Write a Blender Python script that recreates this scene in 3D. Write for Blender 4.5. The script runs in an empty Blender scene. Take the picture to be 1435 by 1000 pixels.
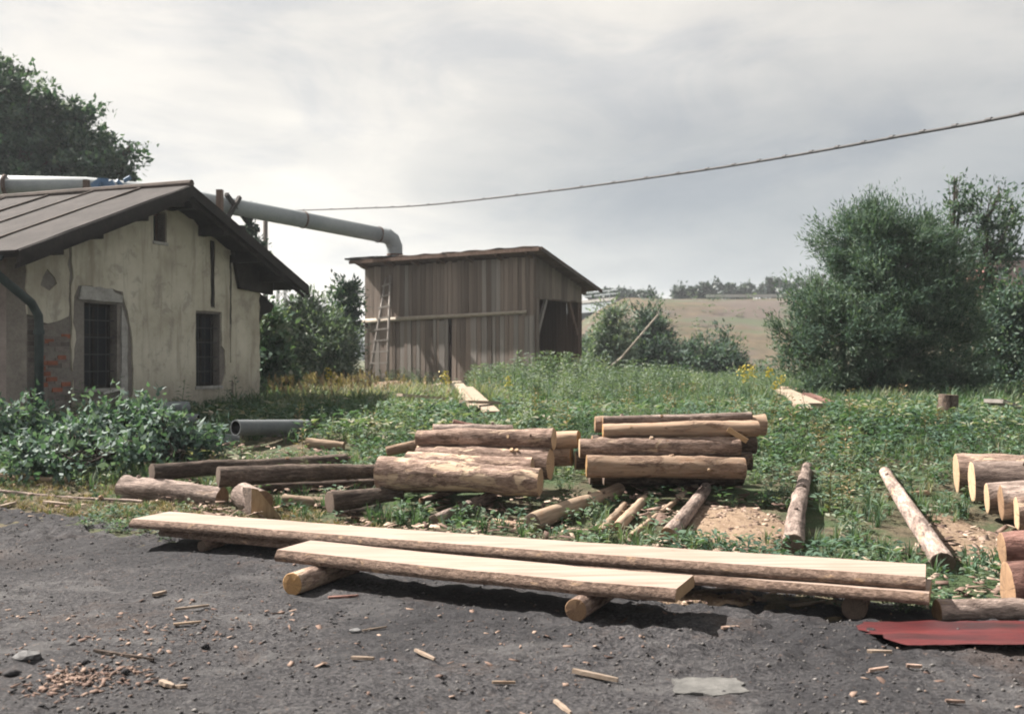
import bpy, bmesh, math, random
import numpy as np
from mathutils import Vector, Matrix, noise as mnoise
from mathutils.geometry import delaunay_2d_cdt

random.seed(7); RNG = np.random.default_rng(11)
scene = bpy.context.scene
COL = scene.collection

# ------------------------------------------------------------------ camera, sky, sun, exposure
F = 1400.0; CAMH = 1.6
cam_d = bpy.data.cameras.new('camera'); cam = bpy.data.objects.new('camera', cam_d); COL.objects.link(cam)
cam.location = (0, 0, CAMH); cam.rotation_euler = (math.radians(90), 0, 0)
cam_d.sensor_width = 36; cam_d.lens = 36 * F / 1435; cam_d.clip_start = 0.05; cam_d.clip_end = 5000
cam_d.dof.use_dof = True; cam_d.dof.focus_distance = 8.5; cam_d.dof.aperture_fstop = 2.6
scene.camera = cam
SUN_AZ = (-0.90, 0.42); SUN_EL = math.radians(46)
_l = math.hypot(*SUN_AZ)
SUNV = Vector((SUN_AZ[0]/_l*math.cos(SUN_EL), SUN_AZ[1]/_l*math.cos(SUN_EL), math.sin(SUN_EL)))
sun_d = bpy.data.lights.new('sun', 'SUN'); sun = bpy.data.objects.new('sun', sun_d); COL.objects.link(sun)
sun_d.energy = 5.0; sun_d.angle = math.radians(0.6); sun_d.color = (1.0, 0.93, 0.84)
sun.rotation_euler = (-SUNV).to_track_quat('-Z', 'Y').to_euler(); sun.location = (0, 0, 60)
scene.view_settings.view_transform = 'Standard'; scene.view_settings.look = 'None'
scene.view_settings.gamma = 1.0; scene.view_settings.use_curve_mapping = False
scene.view_settings.exposure = 1.9
scene.render.engine = 'CYCLES'
scene.cycles.use_denoising = True
scene.cycles.filter_width = 1.9
scene.cycles.max_bounces = 6; scene.cycles.diffuse_bounces = 3; scene.cycles.transparent_max_bounces = 4
scene.cycles.volume_bounces = 0

class NT:
    """small node-tree helper"""
    def __init__(s, nt): s.nt = nt; nt.nodes.clear()
    def n(s, t, **k):
        nd = s.nt.nodes.new(t)
        for a, v in k.items(): setattr(nd, a, v)
        return nd
    def put(s, sock, v):
        if isinstance(v, bpy.types.NodeSocket): s.nt.links.new(v, sock)
        elif v is not None:
            if isinstance(v, (tuple, list)) and len(v) == 3 and sock.type == 'RGBA': v = (*v, 1)
            sock.default_value = v
    def math(s, op, a, b=None, c=None, clamp=False):
        m = s.n('ShaderNodeMath', operation=op, use_clamp=clamp)
        s.put(m.inputs[0], a); s.put(m.inputs[1], b)
        if c is not None: s.put(m.inputs[2], c)
        return m.outputs[0]
    def vmath(s, op, a, b=None):
        m = s.n('ShaderNodeVectorMath', operation=op)
        s.put(m.inputs[0], a)
        if b is not None: s.put(m.inputs[1], b)
        return m.outputs[0] if op not in ('DOT_PRODUCT', 'LENGTH') else m.outputs['Value']
    def mix(s, f, a, b, blend='MIX'):
        m = s.n('ShaderNodeMix', data_type='RGBA', blend_type=blend)
        s.put(m.inputs[0], f); s.put(m.inputs[6], a); s.put(m.inputs[7], b)
        return m.outputs[2]
    def noise(s, vec, scale=5, detail=4, rough=.6, dist=0):
        m = s.n('ShaderNodeTexNoise')
        if vec is not None: s.put(m.inputs['Vector'], vec)
        m.inputs['Scale'].default_value = scale; m.inputs['Detail'].default_value = detail
        m.inputs['Roughness'].default_value = rough; m.inputs['Distortion'].default_value = dist
        return m.outputs[0]
    def mapv(s, vec, scale=(1, 1, 1), loc=(0, 0, 0)):
        m = s.n('ShaderNodeMapping'); s.put(m.inputs[0], vec)
        m.inputs['Scale'].default_value = scale; m.inputs['Location'].default_value = loc
        return m.outputs[0]
    def ramp(s, f, stops):
        r = s.n('ShaderNodeValToRGB'); s.put(r.inputs[0], f)
        e = r.color_ramp.elements
        while len(e) < len(stops): e.new(.5)
        for el, (p, c) in zip(e, stops):
            el.position = p
            el.color = (c, c, c, 1) if isinstance(c, (int, float)) else (*c, 1)
        return r.outputs[0]
    def smooth(s, v, a, b):
        m = s.n('ShaderNodeMapRange', interpolation_type='SMOOTHSTEP')
        s.put(m.inputs[0], v); s.put(m.inputs[1], a); s.put(m.inputs[2], b); m.inputs[3].default_value = 0; m.inputs[4].default_value = 1
        return m.outputs[0]
    def bump(s, h, strength=.4, dist=.02):
        b = s.n('ShaderNodeBump'); b.inputs['Strength'].default_value = strength; b.inputs['Distance'].default_value = dist
        s.put(b.inputs['Height'], h); return b.outputs[0]

# --- sky: broken overcast, bright towards the sun at upper left, a slate cloud bank to the right
world = bpy.data.worlds.new('World'); scene.world = world; world.use_nodes = True
w = NT(world.node_tree)
tc = w.n('ShaderNodeTexCoord').outputs['Generated']
sep = w.n('ShaderNodeSeparateXYZ'); w.put(sep.inputs[0], tc)
dx, dy, dz = sep.outputs
sky = w.n('ShaderNodeTexSky', sky_type='NISHITA'); sky.sun_disc = False
sky.sun_elevation = SUN_EL; sky.sun_rotation = math.atan2(SUNV.x, SUNV.y)
zc = w.math('ADD', w.math('MAXIMUM', dz, 0.0), 0.16)
cx_, cy_ = w.math('DIVIDE', dx, zc), w.math('DIVIDE', dy, zc)
cmb = w.n('ShaderNodeCombineXYZ'); w.put(cmb.inputs[0], cx_); w.put(cmb.inputs[1], cy_); cmb.inputs[2].default_value = 3.7
n1 = w.noise(w.mapv(cmb.outputs[0], (1.0, 1.0, 1), (4.2, 1.3, 0)), .55, 5, .55, .35)
n2 = w.noise(w.mapv(tc, (2.2, 2.2, 9)), 1.6, 5, .55, .3)
az = w.math('ARCTAN2', dx, dy)                         # + to the right
el = w.math('ARCSINE', dz)
elw = w.math('ADD', el, w.math('MULTIPLY', w.math('SUBTRACT', n2, .5), .10))
azw = w.math('ADD', az, w.math('MULTIPLY', w.math('SUBTRACT', n1, .5), .5))
band = w.math('MULTIPLY', w.smooth(elw, .050, .075), w.math('SUBTRACT', 1.0, w.smooth(elw, .12, .36)))
bank = w.math('MULTIPLY', band, w.smooth(azw, -.20, .16))
sund = w.vmath('DOT_PRODUCT', tc, tuple(SUNV))
bright = w.smooth(sund, -.35, .75)
n4 = w.noise(w.mapv(tc, (2.6, 2.6, 6.5), (.4, 2.2, 5.1)), 1.7, 7, .62, .7)
n3 = w.noise(w.mapv(cmb.outputs[0], (1.0, 1.0, 1), (1.7, 8.3, 0)), 1.2, 6, .6, .5)
c = w.mix(w.smooth(n1, .38, .62), (2.30, 2.34, 2.40), (3.9, 3.74, 3.5))
c = w.mix(w.math('MULTIPLY', bright, .62), c, (4.3, 4.08, 3.75))
c = w.mix(w.math('MULTIPLY', bank, .95), c, (1.28, 1.43, 1.58))
c = w.mix(w.math('MULTIPLY', w.math('SUBTRACT', 1.0, w.smooth(elw, .01, .07)), .6), c, (3.3, 3.22, 3.1))
c = w.mix(w.math('MULTIPLY', w.smooth(n3, .40, .64), .62), c, w.mix(1.0, c, (.70, .73, .77), 'MULTIPLY'))
c = w.mix(.05, w.mix(w.math('MULTIPLY', w.smooth(n4, .40, .66), .60), w.mix(1.0, c, (1.08, 1.045, .985), 'MULTIPLY'), w.mix(1.0, c, (.70, .73, .775), 'MULTIPLY')), sky.outputs[0])
bg = w.n('ShaderNodeBackground'); w.put(bg.inputs[0], c); bg.inputs[1].default_value = 0.064
wo = w.n('ShaderNodeOutputWorld'); w.put(wo.inputs[0], bg.outputs[0])

# ------------------------------------------------------------------ tags, links, ground height
BASE = {}
def link(o): COL.objects.link(o); return o
def tag(o, label=None, cat=None, group=None, kind=None):
    for k, v in (('label', label), ('category', cat), ('group', group), ('kind', kind)):
        if v: o[k] = v
    return o
def thing(name, loc, label, cat, group=None):
    o = link(bpy.data.objects.new(name, None)); o.location = loc; BASE[o.name] = Vector(loc); o.empty_display_size = .2
    return tag(o, label, cat, group)
def adopt(o, parent):
    """parent o under an axis-aligned thing or part; o's mesh is in world coordinates minus the thing's base"""
    if parent is not None:
        o.parent = parent; BASE[o.name] = BASE[parent.name]
    return o

def _h(ix, iy):
    v = np.sin(ix * 127.1 + iy * 311.7) * 43758.5453
    return v - np.floor(v)
def vnoise(x, y):
    x = np.asarray(x, float); y = np.asarray(y, float)
    ix, iy = np.floor(x), np.floor(y); fx, fy = x - ix, y - iy
    fx = fx*fx*(3-2*fx); fy = fy*fy*(3-2*fy)
    a, b, c_, d = _h(ix, iy), _h(ix+1, iy), _h(ix, iy+1), _h(ix+1, iy+1)
    return (a*(1-fx)+b*fx)*(1-fy) + (c_*(1-fx)+d*fx)*fy - .5
def sstep(a, b, x):
    t = np.clip((np.asarray(x, float)-a)/(b-a), 0, 1); return t*t*(3-2*t)
def ybound(x):                                              # where the cinder yard ends
    x = np.asarray(x, float)
    return 7.5 - .44*np.clip(x, -9, 5)
def gh(x, y):
    x = np.asarray(x, float); y = np.asarray(y, float)
    m = sstep(6.5, 9, y)
    return .62*sstep(7.5, 15.5, y) + m*(.07*vnoise(x*.7, y*.7) + .03*vnoise(x*2.3, y*2.3)) + .012*vnoise(x*1.7+9, y*1.7) + .05*sstep(20, 40, y)
def G(x, y): return float(gh(x, y))
def at(px, py, Y): return Vector(((px-717.5)/F*Y, Y, CAMH-(py-500)/F*Y))
def hit(px, py):
    Y = 2.5
    while Y < 90:
        p = at(px, py, Y)
        if p.z <= G(p.x, p.y): return Vector((p.x, p.y, G(p.x, p.y)))
        Y += .02
    return at(px, py, 90)

# ------------------------------------------------------------------ mesh builders
class MB:
    def __init__(s, frame=None): s.v = []; s.f = []; s.M = frame
    def add(s, vs, fs):
        k = len(s.v)
        for p in vs:
            p = Vector(p); s.v.append(s.M @ p if s.M else p)
        s.f += [tuple(i+k for i in f) for f in fs]
    def box(s, c0, c1):
        (a, b, c), (d, e, f) = c0, c1
        s.add([(a,b,c),(d,b,c),(d,e,c),(a,e,c),(a,b,f),(d,b,f),(d,e,f),(a,e,f)],
              [(0,3,2,1),(4,5,6,7),(0,1,5,4),(1,2,6,5),(2,3,7,6),(3,0,4,7)])
    def prism(s, poly, y0, y1):                              # poly in x,z extruded along y
        n = len(poly)
        s.add([(x, y0, z) for x, z in poly]+[(x, y1, z) for x, z in poly],
              [tuple(range(n)), tuple(range(2*n-1, n-1, -1))]+[(i, i+n, (i+1) % n+n, (i+1) % n) for i in range(n)])
    def beam(s, p0, p1, w_, h_, up=(0, 0, 1)):
        p0, p1 = Vector(p0), Vector(p1); a = (p1-p0).normalized(); u = Vector(up)
        if abs(a.dot(u)) > .95: u = Vector((0, 1, 0))
        sd = a.cross(u).normalized(); u = sd.cross(a)
        vs = [p+sd*sx*w_/2+u*sz*h_/2 for p in (p0, p1) for sx, sz in ((-1,-1),(1,-1),(1,1),(-1,1))]
        s.add(vs, [(3,2,1,0),(4,5,6,7),(0,1,5,4),(1,2,6,5),(2,3,7,6),(3,0,4,7)])
    def tube(s, pts, rad, n=10, caps=True):
        pts = [Vector(p) for p in pts]; N_ = len(pts)
        if not hasattr(rad, '__len__'): rad = [rad]*N_
        vs = []; ref = None
        for i, p in enumerate(pts):
            t = (pts[min(i+1, N_-1)]-pts[max(i-1, 0)]).normalized()
            if ref is None: ref = t.orthogonal().normalized()
            ref = (ref - t*ref.dot(t)).normalized(); b = t.cross(ref)
            for k in range(n):
                a = 2*math.pi*k/n; vs.append(p+(ref*math.cos(a)+b*math.sin(a))*rad[i])
        fs = [(i*n+k, i*n+(k+1) % n, (i+1)*n+(k+1) % n, (i+1)*n+k) for i in range(N_-1) for k in range(n)]
        if caps: fs += [tuple(range(n-1, -1, -1)), tuple(range((N_-1)*n, N_*n))]
        s.add(vs, fs)
    def build(s, name, mat, parent=None, smooth=False, origin=None):
        off = BASE[parent.name] if parent is not None else Vector(origin or (0, 0, 0))
        me = bpy.data.meshes.new(name); me.from_pydata([tuple(p-off) for p in s.v], [], s.f)
        bm = bmesh.new(); bm.from_mesh(me); bmesh.ops.recalc_face_normals(bm, faces=bm.faces); bm.to_mesh(me); bm.free()
        if smooth: me.polygons.foreach_set('use_smooth', [True]*len(me.polygons))
        if mat: me.materials.append(mat)
        o = link(bpy.data.objects.new(name, me))
        if parent is None: o.location = off; BASE[o.name] = off
        return adopt(o, parent)

def np_mesh(name, V, Q, tint, mat, parent=None, nv=4):
    V = np.asarray(V, np.float32); Q = np.asarray(Q, np.int32)
    if parent is not None: V = V - np.array(BASE[parent.name], np.float32)
    me = bpy.data.meshes.new(name)
    me.vertices.add(len(V)); me.vertices.foreach_set('co', V.ravel())
    me.loops.add(Q.size); me.loops.foreach_set('vertex_index', Q.ravel())
    me.polygons.add(len(Q)); me.polygons.foreach_set('loop_start', np.arange(0, Q.size, nv, dtype=np.int32))
    if tint is not None:
        a = me.attributes.new('tint', 'FLOAT', 'POINT'); a.data.foreach_set('value', np.asarray(tint, np.float32))
    me.update(calc_edges=True); me.materials.append(mat)
    o = link(bpy.data.objects.new(name, me)); 
    if parent is None: BASE[o.name] = Vector((0, 0, 0))
    return adopt(o, parent)

def plate(outer, holes, y0, y1, ragged=.02, step=.12):
    """irregular sheet in the x,z plane (front at y0, back at y1) with holes; returns MB-style verts, faces"""
    def rag(poly, r):
        out = []
        for i, (a, b) in enumerate(zip(poly, poly[1:]+poly[:1])):
            a, b = Vector(a), Vector(b); n = max(1, int((b-a).length/step)); nr = Vector((-(b-a).y, (b-a).x)).normalized()
            for k in range(n):
                p = a.lerp(b, k/n)
                if k: p = p + nr*random.uniform(-r, r)
                out.append(p)
        return out
    P = rag(outer, ragged) ; loops = [P]+[rag(h[0], h[1]) for h in holes]
    pts = []; edges = []
    for lp in loops:
        k = len(pts); pts += lp; edges += [(k+i, k+(i+1) % len(lp)) for i in range(len(lp))]
    def inside(p, lp):
        c_ = False; j = len(lp)-1
        for i in range(len(lp)):
            if (lp[i].y > p.y) != (lp[j].y > p.y) and p.x < (lp[j].x-lp[i].x)*(p.y-lp[i].y)/(lp[j].y-lp[i].y)+lp[i].x: c_ = not c_
            j = i
        return c_
    vs, _, fs, *_r = delaunay_2d_cdt(pts, edges, [], 0, 1e-5)
    keep = []
    for f in fs:
        cpt = sum((vs[i] for i in f), Vector((0, 0)))/len(f)
        if inside(cpt, loops[0]) and not any(inside(cpt, l) for l in loops[1:]): keep.append(tuple(f))
    n = len(vs); V = [(p.x, y0, p.y) for p in vs]+[(p.x, y1, p.y) for p in vs]
    from collections import Counter
    ec = Counter(); dirn = {}
    for f in keep:
        for a, b in zip(f, f[1:]+f[:1]): ec[frozenset((a, b))] += 1; dirn[frozenset((a, b))] = (a, b)
    FF = keep+[tuple(i+n for i in reversed(f)) for f in keep]
    FF += [(dirn[e][1], dirn[e][0], dirn[e][0]+n, dirn[e][1]+n) for e, c_ in ec.items() if c_ == 1]
    return V, FF

# ------------------------------------------------------------------ materials
AL = .67                                                            # overall reflectance trim
def new_mat(name):
    m = bpy.data.materials.new(name); m.use_nodes = True; t = NT(m.node_tree)
    out = t.n('ShaderNodeOutputMaterial'); b = t.n('ShaderNodeBsdfPrincipled'); t.put(out.inputs[0], b.outputs[0])
    b.inputs['Specular IOR Level'].default_value = .25
    return m, t, b, out
def ocoord(t):
    oi = t.n('ShaderNodeObjectInfo'); tcn = t.n('ShaderNodeTexCoord').outputs['Object']
    cm = t.n('ShaderNodeCombineXYZ')
    for i, k in enumerate((37.0, 91.0, 53.0)): t.put(cm.inputs[i], t.math('MULTIPLY', oi.outputs['Random'], k))
    return t.vmath('ADD', tcn, cm.outputs[0]), oi.outputs['Random'], tcn
def nmat(name, stops, scale=6, stretch=(1, 1, 1), rough=.85, bump=.4, bdist=.01, bscale=None, bstretch=None, var=.25, detail=6, dist=.2, spec=.25, fine=.35, hue=0):
    m, t, b, out = new_mat(name); co, rnd, raw = ocoord(t)
    v = t.mapv(co, stretch); n = t.noise(v, scale, detail, .62, dist)
    n_f = t.noise(t.mapv(co, bstretch or stretch), bscale or scale*6, 5, .65)
    f = t.math('ADD', t.math('MULTIPLY', n, 1-fine), t.math('MULTIPLY', n_f, fine))
    c_ = t.ramp(f, stops)
    k = t.math('MULTIPLY', AL, t.math('ADD', 1-var, t.math('MULTIPLY', rnd, 2*var)))
    hs = t.n('ShaderNodeHueSaturation'); t.put(hs.inputs['Value'], k); t.put(hs.inputs['Color'], c_)
    t.put(b.inputs['Base Color'], hs.outputs[0]); b.inputs['Roughness'].default_value = rough; b.inputs['Specular IOR Level'].default_value = spec
    if bump: t.put(b.inputs['Normal'], t.bump(t.math('ADD', n_f, t.math('MULTIPLY', n, .6)), bump, bdist))
    return m
def bark_mat(name, dark, mid, light, wood, peel, var=.18):
    """bark along local x, with peeled patches of wood; peel = how much of the bark is gone"""
    m, t, b, out = new_mat(name); co, rnd, raw = ocoord(t)
    rg = t.noise(t.mapv(co, (9, 40, 40)), 1.0, 6, .7, .5)
    fl = t.noise(t.mapv(co, (28, 60, 60)), 1.0, 3, .6, .2)
    br = t.ramp(rg, [(.30, dark), (.50, mid), (.72, light)])
    br = t.mix(t.math('MULTIPLY', t.smooth(fl, .5, .7), .45), br, light)
    md = t.noise(t.mapv(co, (2.2, 7, 7)), 1.0, 4, .65, .8)
    br = t.mix(t.smooth(md, .34, .66), t.mix(1.0, br, (.58, .55, .54), 'MULTIPLY'), t.mix(1.0, br, (1.42, 1.40, 1.38), 'MULTIPLY'))
    wg = t.noise(t.mapv(co, (1.5, 34, 34)), 1.0, 5, .6, .2)
    wd = t.ramp(wg, [(.30, tuple(x*.62 for x in wood)), (.55, wood), (.75, tuple(min(1, x*1.3) for x in wood))])
    wd = t.mix(t.math('MULTIPLY', t.smooth(t.noise(t.mapv(co, (5, 9, 9)), 1.0, 4, .6), .52, .74), .45), wd, (wood[0]*.75, wood[1]*.5, wood[2]*.36))
    pm = t.noise(t.mapv(co, (3.2, 8, 8)), 1.0, 5, .62, .6)
    lo = .80-.62*peel
    mask = t.smooth(t.math('ADD', t.math('ADD', pm, t.math('MULTIPLY', t.math('SUBTRACT', rg, .5), .22)), t.math('MULTIPLY', t.math('SUBTRACT', rnd, .5), .12)), lo, lo+.11)
    c_ = t.mix(mask, br, wd)
    k = t.math('MULTIPLY', AL, t.math('ADD', 1-var, t.math('MULTIPLY', rnd, 2*var)))
    hs = t.n('ShaderNodeHueSaturation'); t.put(hs.inputs['Value'], k); t.put(hs.inputs['Color'], c_)
    t.put(b.inputs['Base Color'], hs.outputs[0]); b.inputs['Roughness'].default_value = .9; b.inputs['Specular IOR Level'].default_value = .15
    h = t.math('MULTIPLY', t.math('ADD', rg, fl), t.math('SUBTRACT', 1.0, t.math('MULTIPLY', mask, .85)))
    t.put(b.inputs['Normal'], t.bump(h, .8, .012))
    return m
def end_mat(name, a, b_, edge, ringk=70):
    """sawn end grain: rings round local x, darker bark rim is geometry-free tint by radius"""
    m, t, b, out = new_mat(name); co, rnd, raw = ocoord(t)
    s_ = t.n('ShaderNodeSeparateXYZ'); t.put(s_.inputs[0], raw)
    r = t.math('SQRT', t.math('ADD', t.math('POWER', s_.outputs[1], 2.0), t.math('POWER', s_.outputs[2], 2.0)))
    r = t.math('ADD', r, t.math('MULTIPLY', t.noise(co, 7, 3), .03))
    ring = t.math('ADD', .5, t.math('MULTIPLY', t.math('SINE', t.math('MULTIPLY', r, ringk*6)), .5))
    n = t.noise(co, 12, 5, .65)
    c_ = t.mix(t.math('MULTIPLY', ring, .45), a, b_)
    c_ = t.mix(t.math('MULTIPLY', t.smooth(n, .45, .7), .5), c_, edge)
    an = t.math('ARCTAN2', s_.outputs[1], s_.outputs[2]); ca = t.n('ShaderNodeCombineXYZ')
    t.put(ca.inputs[0], t.math('COSINE', an)); t.put(ca.inputs[1], t.math('SINE', an)); t.put(ca.inputs[2], t.math('MULTIPLY', rnd, 30))
    cr = t.noise(ca.outputs[0], 3.2, 3, .7); cr = t.math('MULTIPLY', t.math('SUBTRACT', 1.0, t.smooth(t.math('ABSOLUTE', t.math('SUBTRACT', cr, .5)), .0, .014)), .8)
    c_ = t.mix(cr, c_, tuple(x*.25 for x in edge))
    k = t.math('MULTIPLY', AL, t.math('ADD', .8, t.math('MULTIPLY', rnd, .4)))
    hs = t.n('ShaderNodeHueSaturation'); t.put(hs.inputs['Value'], k); t.put(hs.inputs['Color'], c_)
    t.put(b.inputs['Base Color'], hs.outputs[0]); b.inputs['Roughness'].default_value = .85
    t.put(b.inputs['Normal'], t.bump(t.noise(t.mapv(co, (1, 6, 60)), 3, 4), .4, .006))
    return m
def leaf_mat(name, stops, trans=.3, rough=.55, spec=.3, tmul=1.3):
    m, t, b, out = new_mat(name)
    stops = [(p, tuple(x*.85 for x in c)) for p, c in stops] if not name.startswith('leaf_') else stops
    if name.startswith('leaf_') and name not in ('leaf_dry', 'leaf_yellow'): stops = [(p, (c[0]*1.12, c[1]*1.07, c[2]*1.60)) for p, c in stops]
    a = t.n('ShaderNodeAttribute', attribute_name='tint').outputs['Fac']
    c_ = t.ramp(a, stops)
    t.put(b.inputs['Base Color'], c_); b.inputs['Roughness'].default_value = rough; b.inputs['Specular IOR Level'].default_value = spec
    tr = t.n('ShaderNodeBsdfTranslucent'); t.put(tr.inputs[0], t.mix(1.0, c_, (1.15*tmul/1.3, 1.35*tmul/1.3, .6), 'MULTIPLY'))
    mx = t.n('ShaderNodeMixShader'); mx.inputs[0].default_value = trans
    t.put(mx.inputs[1], b.outputs[0]); t.put(mx.inputs[2], tr.outputs[0]); t.put(out.inputs[0], mx.outputs[0])
    return m

M = {}
M['bark_brown'] = bark_mat('bark_brown', (.085,.058,.048), (.275,.197,.162), (.50,.385,.33), (.60,.46,.34), .44)
M['bark_peeled'] = bark_mat('bark_peeled', (.11,.072,.052), (.29,.20,.15), (.47,.345,.275), (.42,.30,.22), .70)
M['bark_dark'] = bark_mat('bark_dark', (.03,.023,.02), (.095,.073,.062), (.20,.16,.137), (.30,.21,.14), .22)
M['bark_grey'] = bark_mat('bark_grey', (.08,.063,.057), (.27,.215,.192), (.47,.385,.345), (.40,.29,.20), .30)
M['debarked_grey'] = bark_mat('debarked_grey', (.10,.08,.07), (.24,.19,.16), (.36,.29,.245), (.36,.27,.20), .86)
M['bark_red'] = bark_mat('bark_red', (.08,.045,.04), (.19,.105,.09), (.28,.17,.15), (.38,.24,.15), .22)
M['end_fresh'] = end_mat('end_fresh', (.52,.38,.25), (.42,.285,.175), (.32,.20,.12))
M['end_orange'] = end_mat('end_orange', (.42,.255,.115), (.33,.185,.08), (.27,.14,.06))
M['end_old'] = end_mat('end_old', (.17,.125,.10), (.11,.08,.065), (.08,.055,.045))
M['end_brown'] = end_mat('end_brown', (.32,.20,.12), (.23,.14,.08), (.15,.09,.06))
m, t, b, _ = new_mat('sawn'); co, rnd, raw = ocoord(t); M['sawn'] = m
gr_ = t.noise(t.mapv(co, (.7, 8, 8)), 1.6, 6, .62, .5); gf_ = t.noise(t.mapv(co, (1.2, 60, 60)), 1.4, 4, .6, .1); bl_ = t.noise(co, 1.7, 5, .6)
c_ = t.ramp(t.math('ADD', t.math('MULTIPLY', gr_, .6), t.math('MULTIPLY', gf_, .4)), [(.32, (.15,.098,.073)), (.43, (.228,.168,.138)), (.54, (.27,.21,.178)), (.70, (.305,.248,.216))])
c_ = t.mix(t.math('MULTIPLY', t.smooth(bl_, .50, .68), .38), c_, (.20,.15,.118))
vo = t.n('ShaderNodeTexVoronoi'); t.put(vo.inputs['Vector'], t.vmath('ADD', co, t.mapv(co, (0, 0, 0)))); vo.inputs['Scale'].default_value = 2.6
kn = t.math('SUBTRACT', 1.0, t.smooth(t.math('ADD', vo.outputs['Distance'], t.math('MULTIPLY', gf_, .03)), .055, .085))
c_ = t.mix(t.math('MULTIPLY', kn, .75), c_, (.115,.065,.04))
t.put(b.inputs['Base Color'], c_); b.inputs['Roughness'].default_value = .75; t.put(b.inputs['Normal'], t.bump(gf_, .25, .004))
M['sawn_edge'] = nmat('sawn_edge', [(.30,(.34,.21,.11)), (.55,(.48,.32,.18)), (.75,(.56,.40,.25))], 3, (.6,6,6), .8, .3, .004, var=.08)
M['pale_wood'] = nmat('pale_wood', [(.3,(.27,.20,.14)), (.5,(.38,.305,.235)), (.7,(.47,.39,.31))], 3, (1,5,5), .8, .3, .004, var=.15)
M['plank'] = nmat('plank', [(.28,(.095,.078,.07)), (.46,(.23,.186,.160)), (.60,(.33,.272,.238)), (.78,(.46,.40,.36))], 1.1, (9,9,.8), .9, .5, .006, 3.5, (14,14,.7), .34)
M['plank_dark'] = nmat('plank_dark', [(.3,(.085,.052,.042)), (.5,(.18,.12,.095)), (.75,(.27,.19,.155))], 1.1, (9,9,.8), .9, .5, .006, 3.5, (14,14,.7), .25)
M['plank_grey'] = nmat('plank_grey', [(.3,(.19,.17,.155)), (.5,(.33,.30,.28)), (.75,(.45,.42,.395))], 1.1, (9,9,.8), .9, .5, .006, 3.5, (14,14,.7), .15)
M['pole'] = nmat('pole', [(.3,(.26,.22,.18)), (.5,(.42,.37,.31)), (.7,(.55,.49,.42))], 2, (1,8,8), .85, .4, .006, var=.1)
M['black_wood'] = nmat('black_wood', [(.3,(.012,.011,.011)), (.5,(.028,.024,.023)), (.75,(.06,.052,.047))], 4, (1,1,1), .85, .5, .008, var=.2)
M['tar_paper'] = nmat('tar_paper', [(.28,(.014,.012,.012)), (.45,(.034,.029,.029)), (.60,(.056,.048,.048)), (.78,(.12,.102,.10))], 2.6, (1,.8,1), .95, .8, .012, 20, (1,1,1), .16)
M['roof_felt'] = nmat('roof_felt', [(.3,(.05,.04,.036)), (.55,(.12,.095,.085)), (.75,(.20,.16,.14))], 2.2, (1,1,1), .9, .5, .01, var=.1)
M['mortar'] = nmat('mortar', [(.25,(.10,.092,.085)), (.42,(.20,.18,.165)), (.58,(.285,.26,.235)), (.75,(.37,.35,.325))], 2.4, (1,1,1), .95, .7, .015, 22, var=0)
M['brick'] = nmat('brick', [(.3,(.14,.06,.045)), (.5,(.33,.115,.07)), (.7,(.40,.19,.13))], 14, (1,1,1), .9, .6, .006, var=.2)
M['pink_render'] = nmat('pink_render', [(.25,(.17,.14,.135)), (.5,(.32,.27,.255)), (.72,(.41,.36,.335))], 1.6, (1,1,1), .95, .5, .01, 20, var=0)
M['lintel'] = nmat('lintel', [(.3,(.26,.25,.24)), (.5,(.44,.43,.41)), (.7,(.58,.565,.54))], 6, (1,1,1), .95, .6, .01, 30, var=0)
M['zinc'] = nmat('zinc', [(.3,(.24,.27,.295)), (.5,(.33,.365,.39)), (.72,(.42,.455,.475))], 1.3, (1,1,1), .6, .1, .004, 14, var=.05, spec=.4)
M['steel_ring'] = nmat('steel_ring', [(.3,(.08,.05,.045)), (.6,(.17,.11,.09))], 8, rough=.8, bump=.2, var=.1)
M['drain_pipe'] = nmat('drain_pipe', [(.3,(.018,.030,.032)), (.55,(.035,.055,.058)), (.75,(.06,.085,.085))], 5, rough=.6, bump=.2, spec=.4, var=.05)
M['concrete_pipe'] = nmat('concrete_pipe', [(.3,(.10,.115,.13)), (.5,(.17,.19,.205)), (.72,(.24,.26,.275))], 3, (1,1,1), .75, .3, .005, 24, var=.1, spec=.35)
M['pipe_inside'] = nmat('pipe_inside', [(.3,(.02,.02,.022)), (.7,(.05,.05,.055))], 5, var=0)
M['cable'] = nmat('cable', [(.3,(.045,.045,.05)), (.7,(.10,.10,.105))], 10, rough=.7, bump=.1, var=.1)
M['concrete'] = nmat('concrete', [(.3,(.22,.21,.205)), (.5,(.31,.30,.29)), (.7,(.40,.39,.37))], 4, (1,1,1), .95, .6, .01, 30, var=.05)
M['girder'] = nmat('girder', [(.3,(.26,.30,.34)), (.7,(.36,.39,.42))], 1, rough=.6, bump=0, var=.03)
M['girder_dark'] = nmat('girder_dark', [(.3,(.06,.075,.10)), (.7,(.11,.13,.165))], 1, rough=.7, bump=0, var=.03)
M['guardrail'] = nmat('guardrail', [(.3,(.5,.5,.5)), (.7,(.7,.7,.69))], 1, rough=.5, bump=0, var=.05)
M['red_film'] = nmat('red_film', [(.34,(.014,.006,.008)), (.46,(.06,.008,.010)), (.56,(.115,.012,.014)), (.66,(.15,.024,.023)), (.76,(.25,.12,.10))], 1.1, (.8,11,11), .45, .4, .01, 9, (1,12,12), 0, spec=.5)
M['stone'] = nmat('stone', [(.3,(.10,.10,.105)), (.5,(.17,.17,.175)), (.7,(.26,.26,.265))], 8, rough=.9, bump=.5, var=.2)
M['slab_grey'] = nmat('slab_grey', [(.3,(.07,.07,.07)), (.5,(.13,.128,.125)), (.7,(.20,.196,.19))], 9, (1,1,1), .95, .7, .01, 40, var=0)
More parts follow.
